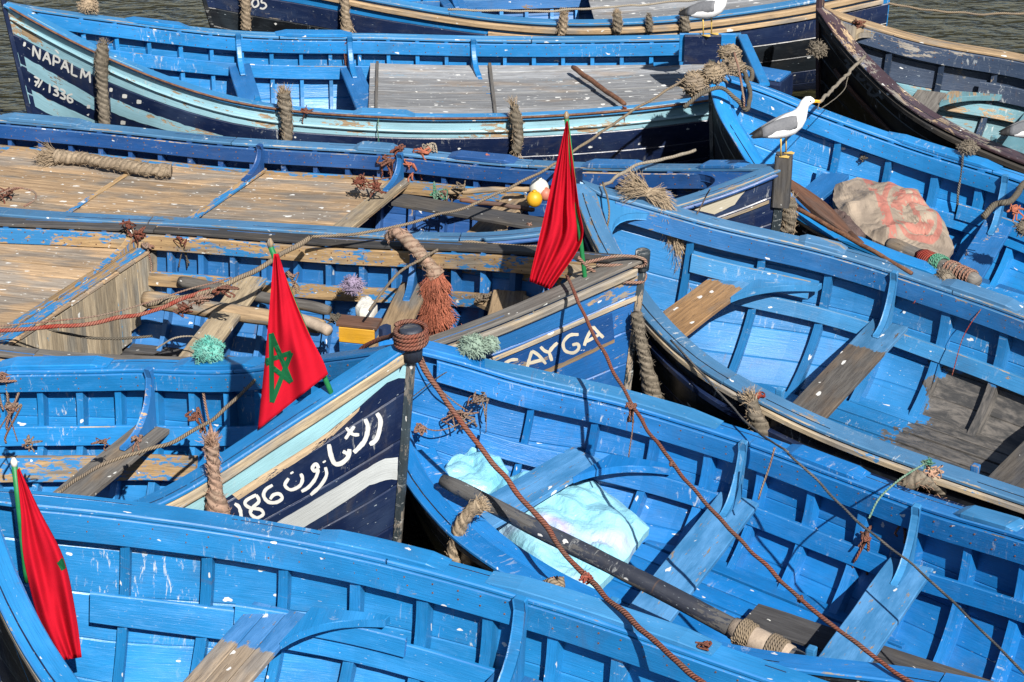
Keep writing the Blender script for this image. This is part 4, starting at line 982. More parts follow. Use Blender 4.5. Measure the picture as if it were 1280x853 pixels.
# --- gulls
def gull(label, foot, rz, sc_=1.2, pitch=0.0, beakopen=False, wingm='wing'):
    root = tag(empty('gull', foot, rz), label, 'gull', 'white and grey gulls standing on the boats')
    SPN = [(-.235, .150, .012, .007), (-.185, .165, .032, .014), (-.13, .178, .056, .034), (-.075, .195, .074, .058), (-.02, .215, .084, .075), (.035, .240, .085, .080), (.078, .272, .074, .072), (.103, .305, .058, .058), (.118, .338, .044, .044), (.127, .368, .037, .037), (.138, .394, .037, .036), (.157, .411, .038, .036), (.178, .414, .032, .030), (.196, .410, .020, .019), (.204, .408, .012, .011)]
    k = sc_
    def rings(sp, n=16):
        out = []
        for i, (x, z, ry, rz_) in enumerate(sp):
            a, b = sp[max(0, i-1)], sp[min(len(sp)-1, i+1)]; t = Vector((b[0]-a[0], 0, b[1]-a[1])).normalized(); u = Vector((-t.z, 0, t.x))
            out.append([(Vector((x, 0, z))+Vector((0, 1, 0))*ry*math.cos(q)+u*rz_*math.sin(q))*k for q in [2*math.pi*j/n for j in range(n)]])
        return out
    MB().loft(rings(SPN)).build('body', 'feather', root, smooth=True)
    for sd in (1, -1):
        w = MB(); R = []
        for i in range(13):
            u = i/12; x = .068-.32*u; zc = .282-.115*u; wdt = .062*math.sin(math.pi*min(1, .18+u*.82))**.7*(1-.35*u)+.004; th = .014*(1-u)+.004
            body_y = .078*(1-.75*max(0, u-.2)); 
            ring = []
            for j in range(10):
                a = 2*math.pi*j/10; yy = body_y*.86+th*math.cos(a)+.008*(1-u); zz = zc+wdt*math.sin(a)*.95; yy -= max(0, zz-zc)*.75
                ring.append(Vector((x, sd*yy, zz))*k)
            R.append(ring if sd > 0 else ring[::-1])
        w.loft(R[:10]).build('wing', wingm, root, smooth=True)
        MB().loft([[p*1.0 for p in r] for r in R[9:]]).build('wing_tip', 'wingk', root, smooth=True)
        lx, ly = .002+.028*sd, .034*sd
        MB().tube([Vector((lx-.01, ly, .165))*k, Vector((lx-.004, ly, .10))*k, Vector((lx, ly, .012))*k], [.008*k, .0058*k, .006*k], 8).build('leg', 'leg', root, smooth=True)
        fm = MB(); c = Vector((lx, ly, .008))*k; tips = [c+Vector((.055, .028, -.006))*k, c+Vector((.066, 0, -.006))*k, c+Vector((.055, -.028, -.006))*k]
        back = c+Vector((-.014, 0, -.004))*k; edge = [back, tips[0], (tips[0]+tips[1])/2-Vector((.008, 0, 0))*k, tips[1], (tips[1]+tips[2])/2-Vector((.008, 0, 0))*k, tips[2]]
        fm.loft([[p+(c-p)*.06+Vector((0, 0, .005*k)) for p in edge], edge]); fm.build('foot', 'leg', root)
        MB().tube([Vector((.168, sd*.031, .420))*k, Vector((.168, sd*.0375, .420))*k], [.006*k, .004*k], 8).build('eye', 'eye', root, smooth=True)
    MB().loft([[Vector((x, y*wd, z+q*hh))*k for y, q in ((-1, -1), (1, -1), (1, .4), (.3, 1), (-.3, 1), (-1, .4))] for x, z, wd, hh in ((.197, .409, .010, .011), (.221, .408, .007, .009), (.243, .404, .006, .009), (.255, .396, .002, .003))]).build('beak', 'beak', root)
    return root
hb = Bb.W((-.005, 0, Bb.Z(0)+.092))
g2 = gull('gull pulling a rope in its beak, standing on the square wooden stem post', hb+Vector((-.01, -.02, 0)), math.radians(8), 1.12)
beak = g2.matrix_basis @ (Vector((.246, 0, .402))*1.12)
# stern boards of the NAPALM boat
def part_box(boat, name, c, rz, l, w_, h, mat, ch=.02):
    o = MB().box((0, 0, 0), (1, 0, 0), (0, 1, 0), w_, h, l, ch).build(name, mat, boat.root)
    o.matrix_local = boat.Mi @ Matrix.Translation(c) @ Matrix.Rotation(rz, 4, 'Z'); return o
pY = A.W((6.55, -.15, 0)).y
c1 = WY(878, 62, pY); part_box(A, 'stern_board', c1, 0, .36, .05, .30, 'navy', .02); c1t = c1+Vector((0, 0, .15))
part_box(A, 'stern_board', c1+Vector((.05, .045, .005)), 0, .55, .035, .29, 'bright', .015)
c2 = WZ(957, 108, .78); part_box(A, 'stern_locker', c2, -.5, .44, .34, .24, 'navyb', .03); part_box(A, 'locker_lid', c2+Vector((0, 0, .132)), -.5, .40, .30, .02, 'mid', .008)
g1 = gull('gull with its head out of the frame, on the navy stern board', c1t+Vector((.04, -.0, 0)), math.radians(-18), 1.15)
kp = K.on(1268, 190, False, 0, -.02)
g3 = gull('gull cut off by the right edge on the dark boat', kp+Vector((.14, .0, .0)), math.radians(-10), 1.15)

# --- fenders and hanging ropes
def fen(label, boat, px, R, mat, fmat, far=False, out=.09, **kw):
    p = boat.on(px[0][0], px[0][1]+6, far); side = Vector((0, 0, 0)); Y = p.y-out
    return fender(label, [WY(x, y, Y) for x, y in px], R, mat, fmat, **kw)
fen('dark muddy rope fender hanging beside the word NAPALM', A, [(129, 56), (127, 75), (128, 110), (131, 158)], [.06, .085, .062, .07], 'fenG', 'strG', ends=(0,), nf=60, fl=.06)
fen('grey frayed fender over the worn middle of the cyan rail', A, [(354, 116), (356, 130), (359, 155), (358, 176)], [.075, .075, .06, .062], 'fenG', 'strT', ends=(0, 1), nf=80, fl=.08)
fen('brown double fender on the cyan rail, left of the middle flag', A, [(642, 132), (645, 150), (648, 172), (645, 190)], [.045, .07, .06, .055], 'fenG', 'strT', ends=(0, 1), nf=40)
fen('tan rope fender down the black bow at the top', J, [(306, -18), (307, 5), (308, 37)], [.06, .062, .062], 'fenT', 'strT', nf=20)
fen('broom-like frayed fender with a round knot at the top', J, [(430, -14), (431, 5), (432, 24), (434, 38)], [.04, .055, .06, .085], 'fenT', 'strT', nf=120, fl=.13)
fen('small frayed tan tassel on the tan rub rail, left of two darker ones', J, [(705, 18), (704, 30), (702, 42)], [.05, .055, .05], 'fenT', 'strT', nf=90, fl=.07)
fen('brown cloth-like tassel on the tan rub rail', J, [(771, 16), (772, 28), (772, 40)], [.05, .06, .045], 'fenG', 'strT', nf=60, fl=.05)
fen('short dark wood-like fender beside the brown tassel', J, [(811, 20), (812, 30), (812, 40)], [.035, .035, .03], 'fenG', 'strG', nf=20, fl=.04)
fen('stumpy dark double fender left of the upper gull', J, [(855, 14), (856, 26), (856, 42)], [.055, .06, .055], 'fenG', 'strG', nf=30, fl=.04)
fen('grey-pink rope loop over the Arabic-lettered rail', E, [(264, 556), (266, 575), (268, 600), (271, 632), (273, 648)], [.05, .05, .042, .075, .10], 'fenP', 'strP', ends=(0,), nf=150, fl=.08, out=.10)
fen('sandy rope fender bent over the rail beside the dark spar', I, [(600, 632), (587, 640), (574, 662), (567, 690), (569, 712)], [.06, .05, .05, .045, .05], 'fenT', 'strT', ends=(0,), nf=80, fl=.06, out=-.02)
fen('long muddy fender hanging below the blue SAYGA bow', D, [(796, 392), (801, 425), (809, 462), (817, 500)], [.05, .055, .06, .085], 'fenG', 'strG', ends=(1,), nf=120, fl=.08, out=.02)
fen('shaggy pale rope mop over the far rail of the large right boat', Fb, [(808, 240), (828, 252), (842, 290), (850, 318), (856, 348)], [.05, .06, .07, .06, .09], 'fenT', 'strT', far=True, ends=(0, 1), nf=320, fl=.22, out=.05, fuzz=800, fzl=.11)
fen('grey shaggy fender below the square stem post', Bb, [(985, 250), (987, 268), (985, 288)], [.07, .08, .07], 'fenG', 'strT', nf=100, fl=.07, out=-.25)
fen('muddy rope fender with orange tie on the middle right rail', Fb, [(938, 500), (948, 528), (960, 552), (985, 566)], [.06, .075, .06, .05], 'fenG', 'strT', nf=90, fl=.09, out=.08)
fen('thick dark rope ring with pink fibres near the right edge', Fb, [(1125, 612), (1150, 598), (1172, 608), (1190, 624), (1200, 640)], [.055, .07, .06, .05, .045], 'fenG', 'strP', nf=70, fl=.06, out=.10)
# thick orange mop in the SAYGA boat
p0 = D.on(500, 302, True, 0, -.1)
fender('thick orange-red frayed rope mop over the dark rail', [WY(484, 297, p0.y), WY(498, 291, p0.y-.08), WY(520, 312, p0.y-.2), WY(537, 332, p0.y-.28), WY(546, 345, p0.y-.3)], [.04, .06, .062, .06, .085], 'fenP', 'strP', ends=(), fuzz=160)
fender('orange-red frayed brush end of the thick mop rope', [WY(544, 340, p0.y-.3), WY(545, 365, p0.y-.31), WY(545, 385, p0.y-.31), WY(546, 392, p0.y-.31)], [.07, .10, .105, .11], 'strO', 'strO', ends=(1,), nf=360, fl=.18, fuzz=1500, fr=.004, fzl=.12, lump_=.06)
# knobs, tufts and nets
tuft('tan rope knob standing above the far rail at the top left', WY(111, 8, A.on(111, 20, True).y), .095, 'strT', cat='rope', name='tied_rope')
tuft('teal net tuft tied at the rail with a pink line', E.on(262, 448, True)+Vector((0, 0, .10)), .115, 'strTe', n=1100, fr=.0028, fl=.3)
tuft('sage green net tuft at the left end of the lower right boat', I.on(592, 462, True)+Vector((-.02, 0, .10)), .10, 'strA', n=500)
tuft('second sage net lump right beside the sage green tuft', I.on(603, 456, True)+Vector((.04, .05, .11)), .07, 'strA', n=320)
tuft('lilac net bunch on the shelf of the SAYGA boat', WZ(441, 356, .72), .09, 'strL', n=380, fr=.003)
tuft('grey knob of rope on the black bow near the upper water', WY(1022, 62, K.on(1030, 30, False).y-.12), .10, 'strG', core='ropeG', cat='rope', name='tied_rope', n=300)
tuft('round grey rope knob on the dark rail above the printed sack', WY(1210, 184, G.on(1210, 196, True).y), .085, 'strG', cat='rope', name='tied_rope', n=300)
tuft('tan matted rope lump, left of the bundle at the azure bow', WZ(868, 104, 1.38), .15, 'strT', core='ropeT', n=420, cat='rope', name='rope_bundle', fl=.18)
tuft('tan matted rope lump in the middle of the bundle at the azure bow', WZ(893, 92, 1.45), .14, 'strT', core='ropeT', n=420, cat='rope', name='rope_bundle', fl=.18)
tuft('tan matted rope lump, right of the bundle at the azure bow', WZ(915, 84, 1.42), .13, 'strT', core='ropeT', n=420, cat='rope', name='rope_bundle', fl=.18)
tuft('small tan matted rope lump behind the bundle, below the upper gull', WZ(912, 66, 1.35), .12, 'strT', core='ropeT', n=320, cat='rope', name='rope_bundle', fl=.18)
rope('mooring rope coiled round the azure bow below the tan bundle', [WZ(857, 135, 1.30), WZ(878, 118, 1.40), WZ(900, 112, 1.44), WZ(922, 124, 1.36), WZ(932, 138, 1.25), WZ(938, 118, 1.28), WZ(930, 92, 1.38), WZ(918, 74, 1.45)], .026, 'ropeG')
rope('second turn of grey rope at the azure bow', [WZ(916, 70, 1.40), WZ(926, 80, 1.42), WZ(940, 88, 1.36), WZ(937, 100, 1.30), WZ(928, 96, 1.34)], .026, 'ropeG')
rope('thin pale line hanging in front of the tan bundle', [WZ(918, 66, 1.62), WZ(925, 95, 1.50), WZ(930, 120, 1.40), WZ(930, 134, 1.30)], .013, 'ropeP')
# frayed rope lying on the deck of boat B
dz = lambda x: Bb.Z(Bb.tat(x, 165))-.22
fender('long frayed tan rope lying across the tan plank deck', [WZ(70, 197, dz(70)+.03), WZ(100, 198, dz(100)+.04), WZ(125, 203, dz(125)+.05), WZ(160, 208, dz(160)+.05), WZ(190, 213, dz(190)+.05), WZ(214, 213, dz(214)+.05)], [.085, .07, .055, .075, .065, .075], 'fenT', 'strT', ends=(0,), nf=300, fl=.19, fuzz=260, group=None, name='frayed_rope')

# --- running ropes
def Pz(*l): return [WZ(*q) for q in l]
rope('long red-brown rope from the SAYGA bow down over the lower right boat', Pz((708, 345, 1.50), (740, 415, 1.36), (790, 505, 1.20), (840, 580, 1.12), (925, 675, 1.06), (1020, 765, 1.0), (1150, 864, .98)), .016, 'ropeR', 14)
rope('twisted red rope from the coil at the Arabic-lettered bow to the bottom', Pz((521, 446, 1.86), (560, 505, 1.60), (625, 590, 1.30), (690, 670, 1.12), (735, 725, 1.06), (800, 785, 1.10), (885, 862, 1.12)), .021, 'ropeR', 14)
rope('thin grey cord crossing the lower right corner', Pz((985, 566, 1.05), (1045, 625, .95), (1075, 655, .9), (1150, 715, .9), (1290, 850, .9)), .010, 'ropeB', 12)
rope('thin cord lying along the black side of the large right boat', Pz((838, 425, .98), (880, 470, .90), (935, 530, .86), (985, 566, 1.0)), .009, 'ropeB', 10)
rope('tan rope from the tan bundle down to the decked boats', Pz((862, 96, 1.42), (790, 140, 1.3), (690, 207, 1.18), (600, 252, 1.10), (536, 273, 1.10), (460, 291, 1.08), (390, 296, 1.06)), .015, 'ropeT', 12)
rope('thick weathered rope end leaning on the dark rail by the star flag', Pz((388, 297, 1.06), (350, 320, 1.03), (300, 348, .98), (232, 372, .93), (185, 380, .84)), .026, 'ropeT', 10)
rope('red rope running left over the tan deck of the SAYGA boat', Pz((262, 360, .96), (200, 385, .92), (150, 398, .90), (90, 407, .89), (-10, 415, .88)), .021, 'ropeX', 10)
rope('thin pink cord alongside the red rope at the left', Pz((290, 347, 1.0), (235, 362, .98), (180, 380, .94), (120, 395, .92), (-10, 409, .92)), .008, 'ropeP', 10)
rope('tan rope curving from the yellow box up along the dark rail', Pz((462, 388, 1.0), (490, 350, 1.0), (530, 322, 1.0), (570, 304, .99), (610, 305, .95), (672, 309, .95)), .014, 'ropeT', 12)
rope('tan rope sweeping across the boat left of the star flag', Pz((72, 617, 1.2), (100, 596, 1.18), (150, 572, 1.16), (205, 556, 1.14), (260, 527, 1.12), (300, 495, 1.1), (332, 462, 1.1)), .016, 'ropeT', 12)
rope('frayed pale rope tied to a ring on the black azure-boat bow', Pz((750, 236, 1.25), (775, 218, 1.22), (805, 204, 1.2), (835, 198, 1.15), (868, 188, 1.1)), .018, 'ropeW', 10, wob=.1)
rope('muddy rope from the gull beak up to the red worn rail', [beak, beak.lerp(K.on(1078, 74, False, 0, -.03), .33)+Vector((0, 0, .0)), beak.lerp(K.on(1078, 74, False, 0, -.03), .7), K.on(1086, 68, False, 0, -.06)+Vector((0, 0, .02))], .019, 'ropeW', 10, wob=.08)
rope('thin white thread beside the rope in the gull beak', [beak, beak+Vector((.02, .1, -.10)), beak.lerp(K.on(1078, 74), .45)+Vector((.03, 0, -.10)), beak.lerp(K.on(1078, 74), .66)], .005, 'ropeW', 8)
rope('pale mooring line along the top edge above the tan rail', Pz((560, 12, 1.2), (640, 14, 1.15), (720, 12, 1.15), (800, 6, 1.2), (900, -3, 1.3)), .015, 'ropeW', 8)
rope('tan mooring line over the open water at the upper right', Pz((1080, -4, .9), (1120, 6, .85), (1170, 14, .8), (1230, 18, .78), (1300, 16, .78)), .016, 'ropeT', 8)
rope('pink line hanging from the teal tuft into the boat', [E.on(250, 450, True)+Vector((0, -.1, .03)), WY(251, 475, E.on(250, 450, True).y-.14), WY(258, 508, E.on(250, 450, True).y-.16), WY(266, 545, E.on(250, 450, True).y-.3)], .012, 'ropeP', 8)
rope('grey cord with a knot hanging down inside the azure boat', [WY(1203, 192, G.on(1210, 196, True).y-.10), WY(1200, 225, G.on(1210, 196, True).y-.12), WY(1196, 255, G.on(1210, 196, True).y-.12), WY(1192, 277, G.on(1210, 196, True).y-.12)], .014, 'ropeB', 8)
rope('rope turned over the rail corner at the right edge', [G.on(1290, 232, True)+Vector((0, 0, .05)), WZ(1262, 250, 1.0), WZ(1245, 256, .98), WZ(1230, 270, .92)], .035, 'ropeG', 8)
rope('faded rope looped over the round SAYGA stem head', Pz((728, 329, 1.52), (760, 322, 1.56), (790, 321, 1.58), (806, 326, 1.56), (800, 334, 1.50), (770, 332, 1.50), (745, 332, 1.48)), .016, 'ropeP', 8)
rope('second faded turn of rope on the SAYGA stem head', Pz((722, 322, 1.60), (745, 342, 1.44), (775, 352, 1.38), (798, 354, 1.36), (807, 347, 1.38), (803, 335, 1.44)), .015, 'ropeP', 8)
rope('green and pale cords crossing the rail by the pink-fibred ring', [WZ(1158, 580, 1.12), WZ(1125, 600, 1.10), WZ(1098, 625, 1.06), WZ(1086, 648, 1.0)], .008, 'ropeGr', 8)
rope('thin line with knots from the sky-blue rail of the large right boat', [Fb.on(752, 245, True)+Vector((0, -.06, .08)), WZ(762, 262, 1.38), WZ(757, 290, 1.2), WZ(752, 305, 1.1)], .010, 'ropeT', 8)
rope('thin cord over the worn navy bow with a white patch', Pz((888, 236, 1.45), (880, 250, 1.3), (868, 275, 1.1), (858, 300, .9)), .007, 'ropeP', 8)
# coil on the Arabic bow
mb = MB(); c = E.W((-.005, 0, E.Z(0)+.05))
coil(mb, c+Vector((0, 0, -.065)), c+Vector((0, 0, .05)), .083, .0155, 4.2, 20)
o = mb.build('rope_coil', 'ropeR', smooth=True); recentre(o, c); tag(o, 'red-brown rope coiled four times round the bow post', 'rope')
rope('red-brown rope end leading from the bow coil inside the boat', [c+Vector((-.08, .03, 0)), WZ(462, 430, 1.75), WZ(445, 445, 1.6)], .02, 'ropeR', 6)

# --- twine tangles
def tg(label, p, size=.07, mat='ropeP', n=7, r=.007, hang=.0): return tangle(label, p, size, mat, n, r, hang)
tg('pink twine knot over the blue rail at the left edge', WZ(15, 508, 1.1), .07, hang=.28, n=10)
tg('twine loops on the side bench at the left', WZ(36, 552, .86), .06, n=5, r=.005)
tg('twine coil lying on the tan bench below the blue ribs', WZ(128, 553, .86), .07, n=6, r=.005)
tg('rust twine bunch hanging from the tan rail between the two decks', D.on(174, 292, True, 0, -.1)+Vector((0, -.05, -.02)), .075, 'ropeR', 16, .008, .12)
tg('small red twine knots on the tan rail right of the rust bunch', D.on(225, 297, True, 0, -.1)+Vector((0, -.05, -.04)), .05, 'ropeR', 6, .005, .05)
tg('red twine wrapped on the leaning rope by the grey thwart', WZ(280, 362, .98), .07, 'ropeR', 10, .009)
tg('twine hanging behind the star flag', WZ(365, 345, 1.0), .06, 'ropeP', 8, .006, .2)
tg('pile of red twine on the tan deck by the left edge', WZ(12, 240, dz(12)+.03), .09, 'ropeR', 10, .008)
tg('red twine scrap near the deck front edge', WZ(160, 282, .9), .07, 'ropeR', 10, .006)
tg('red twine scattered beside the blue knee on the deck', WZ(470, 232, .82), .10, 'ropeR', 9, .008)
tg('knot of red twine on the worn blue rail above the deck end', Bb.on(497, 192, True)+Vector((0, -.08, .02)), .07, 'ropeR', 12, .009, .1)
tg('orange twine hung over the rail with a pale frayed end', Bb.on(530, 190, True)+Vector((0, -.06, .02)), .075, 'strO', 14, .009, .22)
tg('mixed twine heap by the grey plank end', WZ(560, 245, .72), .10, 'ropeP', 14, .008)
tg('bit of orange string over the blue rail pad', Bb.on(608, 194, True)+Vector((0, -.02, .03)), .02, 'strO', 3, .006, .12)
tg('twine knot hanging inside near the square post', Bb.on(875, 208, True)+Vector((0, -.12, -.16)), .05, 'ropeR', 8, .007, .05)
tg('pink twine web at the left end of the lower right boat', WY(577, 520, I.on(585, 445, True).y-.2), .11, 'ropeP', 12, .006, .1)
tg('pink twine knot beside the Arabic-lettered stem', WY(527, 535, I.on(527, 431, True).y-.3), .06, 'ropeP', 8, .007, .04)
tg('red knot where the long rope meets the far blue rail', WZ(790, 507, 1.2), .035, 'ropeR', 8, .009, .14)
tg('red knot halfway along the long rope', WZ(840, 580, 1.12), .02, 'ropeR', 6, .008)
tg('orange knot of rope on the dark spar', WZ(733, 722, 1.08), .045, 'ropeX', 9, .010)
tg('large bunch of rusty twine over the lower right rail', WY(1082, 672, I.on(1082, 592, True).y-.25), .06, 'ropeR', 12, .009, .22)
tg('second bunch of rusty twine right of the large one', WY(1128, 652, I.on(1118, 605, True).y-.2), .05, 'ropeR', 10, .009, .12)
tg('pink twine hanging over the far rail below the muddy fender', I.on(968, 556, True)+Vector((0, -.1, -.06)), .03, 'ropeP', 6, .007, .16)
tg('red twine round the grey knee of the large right boat', Fb.on(1140, 345, True)+Vector((.02, -.12, -.14)), .05, 'ropeX', 9, .006, .08)
tg('orange tie on the muddy fender', Fb.on(950, 492, False)+Vector((0, -.02, .02)), .05, 'ropeX', 9, .007, .08)
tg('rusty twine on the dark boat bow by the tan rail', K.on(1070, 24, True)+Vector((0, -.15, .0)), .07, 'ropeR', 12, .007, .08)
tg('red tie on the blue corner at the bottom edge', H.on(880, 806, True)+Vector((0, -.05, .03)), .04, 'ropeR', 8, .008, .05)
tg('red twine hanging from the knot at the far rail of the NAPALM boat', A.on(434, 41, True)+Vector((0, -.12, -.05)), .03, 'ropeR', 8, .006, .35)
tg('reddish twine tied round the rod beside the grey fender', A.on(383, 136, False)+Vector((.0, -.02, .02)), .05, 'ropeR', 8, .006, .12)
tg('twine round the rod right of the middle flag', A.on(781, 133, False)+Vector((.0, -.02, .02)), .03, 'ropeR', 7, .007, .16)
tg('pink twine at the end of the grey plank by the middle flag', WZ(662, 282, .85), .04, 'ropeP', 6, .008)

# --- loose gear
sp = tag(empty('spar', WZ(553, 600, .93)), 'long dark weathered spar lying across the blue thwarts', 'spar')
a, b_ = WZ(553, 600, .93), WZ(1075, 866, .62); s_ = spar('pole', '', '', a, b_, .052, .066, 'pole', parent=sp)
mb = MB(); d = (b_-a); f = lambda k: d*k
coil(mb, f(.735), f(.765), .070, .010, 6); coil(mb, f(.80), f(.835), .070, .010, 6); mb.build('rope_lashing', 'ropeT', sp, smooth=True)
MB().tube([f(.72), f(.75), f(.79), f(.85)], [.068, .074, .075, .070], 14).build('cloth_sleeve', 'burlap', sp, smooth=True)
heap('plastic_bundle', 'crumpled turquoise plastic sheet bundle with lilac sheen under the spar', 'plastic bag', [(600, 622), (640, 596), (700, 588), (748, 604), (812, 660), (780, 704), (728, 752), (690, 745), (640, 702)], .16, .10, 'bag', .07, 2.0, crease=9)
heap('plastic_bundle', 'smaller crumpled plastic bag left of the first thwart', 'plastic bag', [(545, 600), (560, 575), (590, 566), (625, 572), (640, 590), (610, 618), (570, 622)], .34, .07, 'bag', .05, 3.0, crease=6)
def plank(label, a, b, w_, th, mat, cat='plank', roll=0.0, name='loose_plank'):
    a, b = Vector(a), Vector(b); d = b-a; bb = Vector((0, 0, 1)).cross(d).normalized(); bb = (Matrix.Rotation(roll, 3, d.normalized()) @ bb)
    nn = d.normalized().cross(bb); R = [ring8(d*k, bb, nn, w_*(1+.06*noise.noise(Vector((k*5, a.x*3, 0)))), th, .006) for k in [i/8 for i in range(9)]]
    o = MB().loft(R).build(name, mat); o.location = a; return tag(o, label, cat)
plank('dark grey board lying in the bottom of the lower right boat', WZ(938, 768, .02), WZ(1235, 868, .02), .26, .03, 'darkw')
plank('long grey plank lying over the open hold beside the buoys', WZ(497, 250, .80), WZ(682, 282, .84), .22, .035, 'darkw')
spar('pole', 'brown pole end above the grey plank', 'pole', WZ(560, 240, .80), WZ(662, 236, .78), .026, .024, 'tanw'); spar('pole', 'second thin pole between the plank and the yellow buoy', 'pole', WZ(575, 250, .80), WZ(668, 262, .78), .020, .020, 'brownw')
def ball(name, label, p, r, mat, st=1.0):
    mb = MB(); R = []
    for i in range(13):
        a = math.pi*i/12; R.append([Vector((math.sin(a)*math.cos(b), math.sin(a)*math.sin(b), math.cos(a)*st))*r*(1 if 0 < i < 12 else .999)+Vector((0, 0, 0)) for b in [2*math.pi*j/18 for j in range(18)]])
    o = mb.loft(R, caps=False).build(name, mat, smooth=True); o.location = p; return tag(o, label, 'buoy')
bz = 1.0
def buoy(label, p, r, mat):
    root = tag(empty('buoy', p), label, 'buoy', 'small net floats beside the middle flag'); R = []
    for i in range(13):
        a = math.pi*i/12; R.append([Vector((math.sin(a)*math.cos(b), math.sin(a)*math.sin(b), math.cos(a)*1.06))*r for b in [2*math.pi*j/18 for j in range(18)]])
    MB().loft(R, caps=False).build('float', mat, root, smooth=True); MB().tube([(0, 0, r*1.0), (0, 0, r*1.18)], [r*.3, r*.26], 10).build('float_neck', mat, root, smooth=True); return root
buoy('white float above the yellow one beside the middle flag', WZ(674, 236, .95), .085, 'buoyW'); buoy('yellow float left of the middle flag', WZ(668, 249, .93), .068, 'buoyY')
buoy('salmon float between the white and yellow floats', WZ(682, 243, .92), .055, 'buoyP')
spar('pole', 'rusty brown pole lying across the grey deck', 'pole', WZ(716, 84, .66), WZ(781, 131, .66), .027, .024, 'rust')
# things in the SAYGA boat
spar('pole', 'thick tan bamboo-like pole under the grey thwart', 'pole', WZ(180, 374, .50), WZ(405, 408, .50), .075, .062, 'tanw')
spar('pole', 'grey pole beside the thick tan pole', 'pole', WZ(225, 352, .42), WZ(412, 388, .52), .05, .045, 'greyw')
spar('pole', 'pale short pole end pointing at the yellow box', 'pole', WZ(360, 392, .62), WZ(412, 414, .62), .045, .045, 'burlap')
bx = tag(empty('painted_box', WZ(450, 428, .62), -.22), 'small wooden box with yellow and navy painted faces', 'box')
for nm, c, l, w_, h, mt in (('lid', (0, 0, .17), .32, .16, .03, 'brownw'), ('front_board', (.0, -.07, .09), .28, .02, .125, 'yellow'), ('lower_board', (.0, -.07, -.045), .28, .02, .135, 'mid'), ('side_board', (-.13, 0, .02), .02, .13, .26, 'navyb'), ('side_board', (.13, 0, .02), .02, .13, .26, 'mid'), ('back_board', (0, .07, .02), .28, .02, .26, 'mid')):
    MB().box((0, 0, 0), (1, 0, 0), (0, 1, 0), w_, h, l, .006).build(nm, mt, bx).location = c
heap('net_bag', 'small white netted bag on the shelf behind the yellow box', 'bag', [(444, 384), (452, 374), (464, 374), (470, 382), (462, 390), (450, 390)], .76, .03, 'buoyW', .008, 12)
plank('tan board leaning by the bow of the SAYGA boat', WZ(605, 385, .75), WZ(668, 352, .80), .24, .035, 'tanw')
# things in the azure boat
heap('printed_sack', 'beige sack with a red circular print draped inside the azure boat', 'sack', [(1040, 250), (1046, 232), (1072, 222), (1108, 230), (1150, 245), (1180, 278), (1194, 310), (1180, 326), (1130, 318), (1090, 300), (1052, 272)], .56, .07, 'sackp', .06, 2.2, crease=9)
heap('brown_cloth', 'brown felt rag over the thin rod beside the sack', 'cloth', [(1020, 272), (1035, 262), (1056, 268), (1082, 292), (1062, 306), (1042, 312), (1028, 296)], .76, .06, 'cloth', .03, 5)
def oar(label, a, b, w_, mat):
    a, b = Vector(a), Vector(b); d = b-a; bb = Vector((0, 0, 1)).cross(d).normalized(); nn = d.normalized().cross(bb); root = tag(empty('oar', a), label, 'oar')
    R = []
    for i in range(15):
        u = i/14; k = .18+.82*math.sin(math.pi*min(1, u*.8+.12))**1.2; R.append(ring8(d*u, bb, nn, w_*k, .035+.03*(1-abs(2*u-1)), .012))
    MB().loft(R).build('blade', mat, root, smooth=False); MB().tube([d*.95, d*1.15, d*1.5], [.03, .026, .026], 10).build('shaft', mat, root, smooth=True); return root
oar('red-brown wooden oar blade pointing at the printed sack', WZ(983, 226, 1.02), WZ(1066, 296, .84), .17, 'brownw')
spar('rod', 'thin brown rod along the near rail of the azure boat', 'rod', WZ(984, 254, .92), WZ(1140, 342, .90), .020, .018, 'rust')
rl = tag(empty('wrapped_pole', WZ(1112, 306, .72)), 'wooden pole end wrapped in red net and green cord below the sack', 'pole'); a, b_ = WZ(1112, 306, .72), WZ(1222, 352, .84); d = b_-a
spar('pole', '', '', a, b_, .07, .06, 'greyw', parent=rl)
MB().tube([d*.36, d*.42, d*.5, d*.56], [.07, .085, .085, .07], 14, wob=.06).build('red_net_wrap', 'ropeX', rl, smooth=True)
mb = MB(); coil(mb, d*.52, d*.62, .068, .012, 5); mb.build('cord_wrap', 'ropeGr', rl, smooth=True); mb = MB(); coil(mb, d*.66, d*.95, .062, .010, 8); mb.build('cord_wrap', 'ropeP', rl, smooth=True)
tuft('grey frayed rope bundle beneath the wrapped pole', WZ(1180, 346, .86), .08, 'strG', n=260, cat='rope', name='rope_bundle')
tuft('grey frayed rope end hanging at the right edge', WZ(1282, 285, .90), .09, 'strG', n=260, cat='rope', name='rope_bundle')
rope('grey frayed short rope end curled in the lower boat corner', Pz((680, 730, .98), (692, 727, 1.02), (704, 735, .98), (703, 722, 1.03)), .026, 'ropeT', 6)

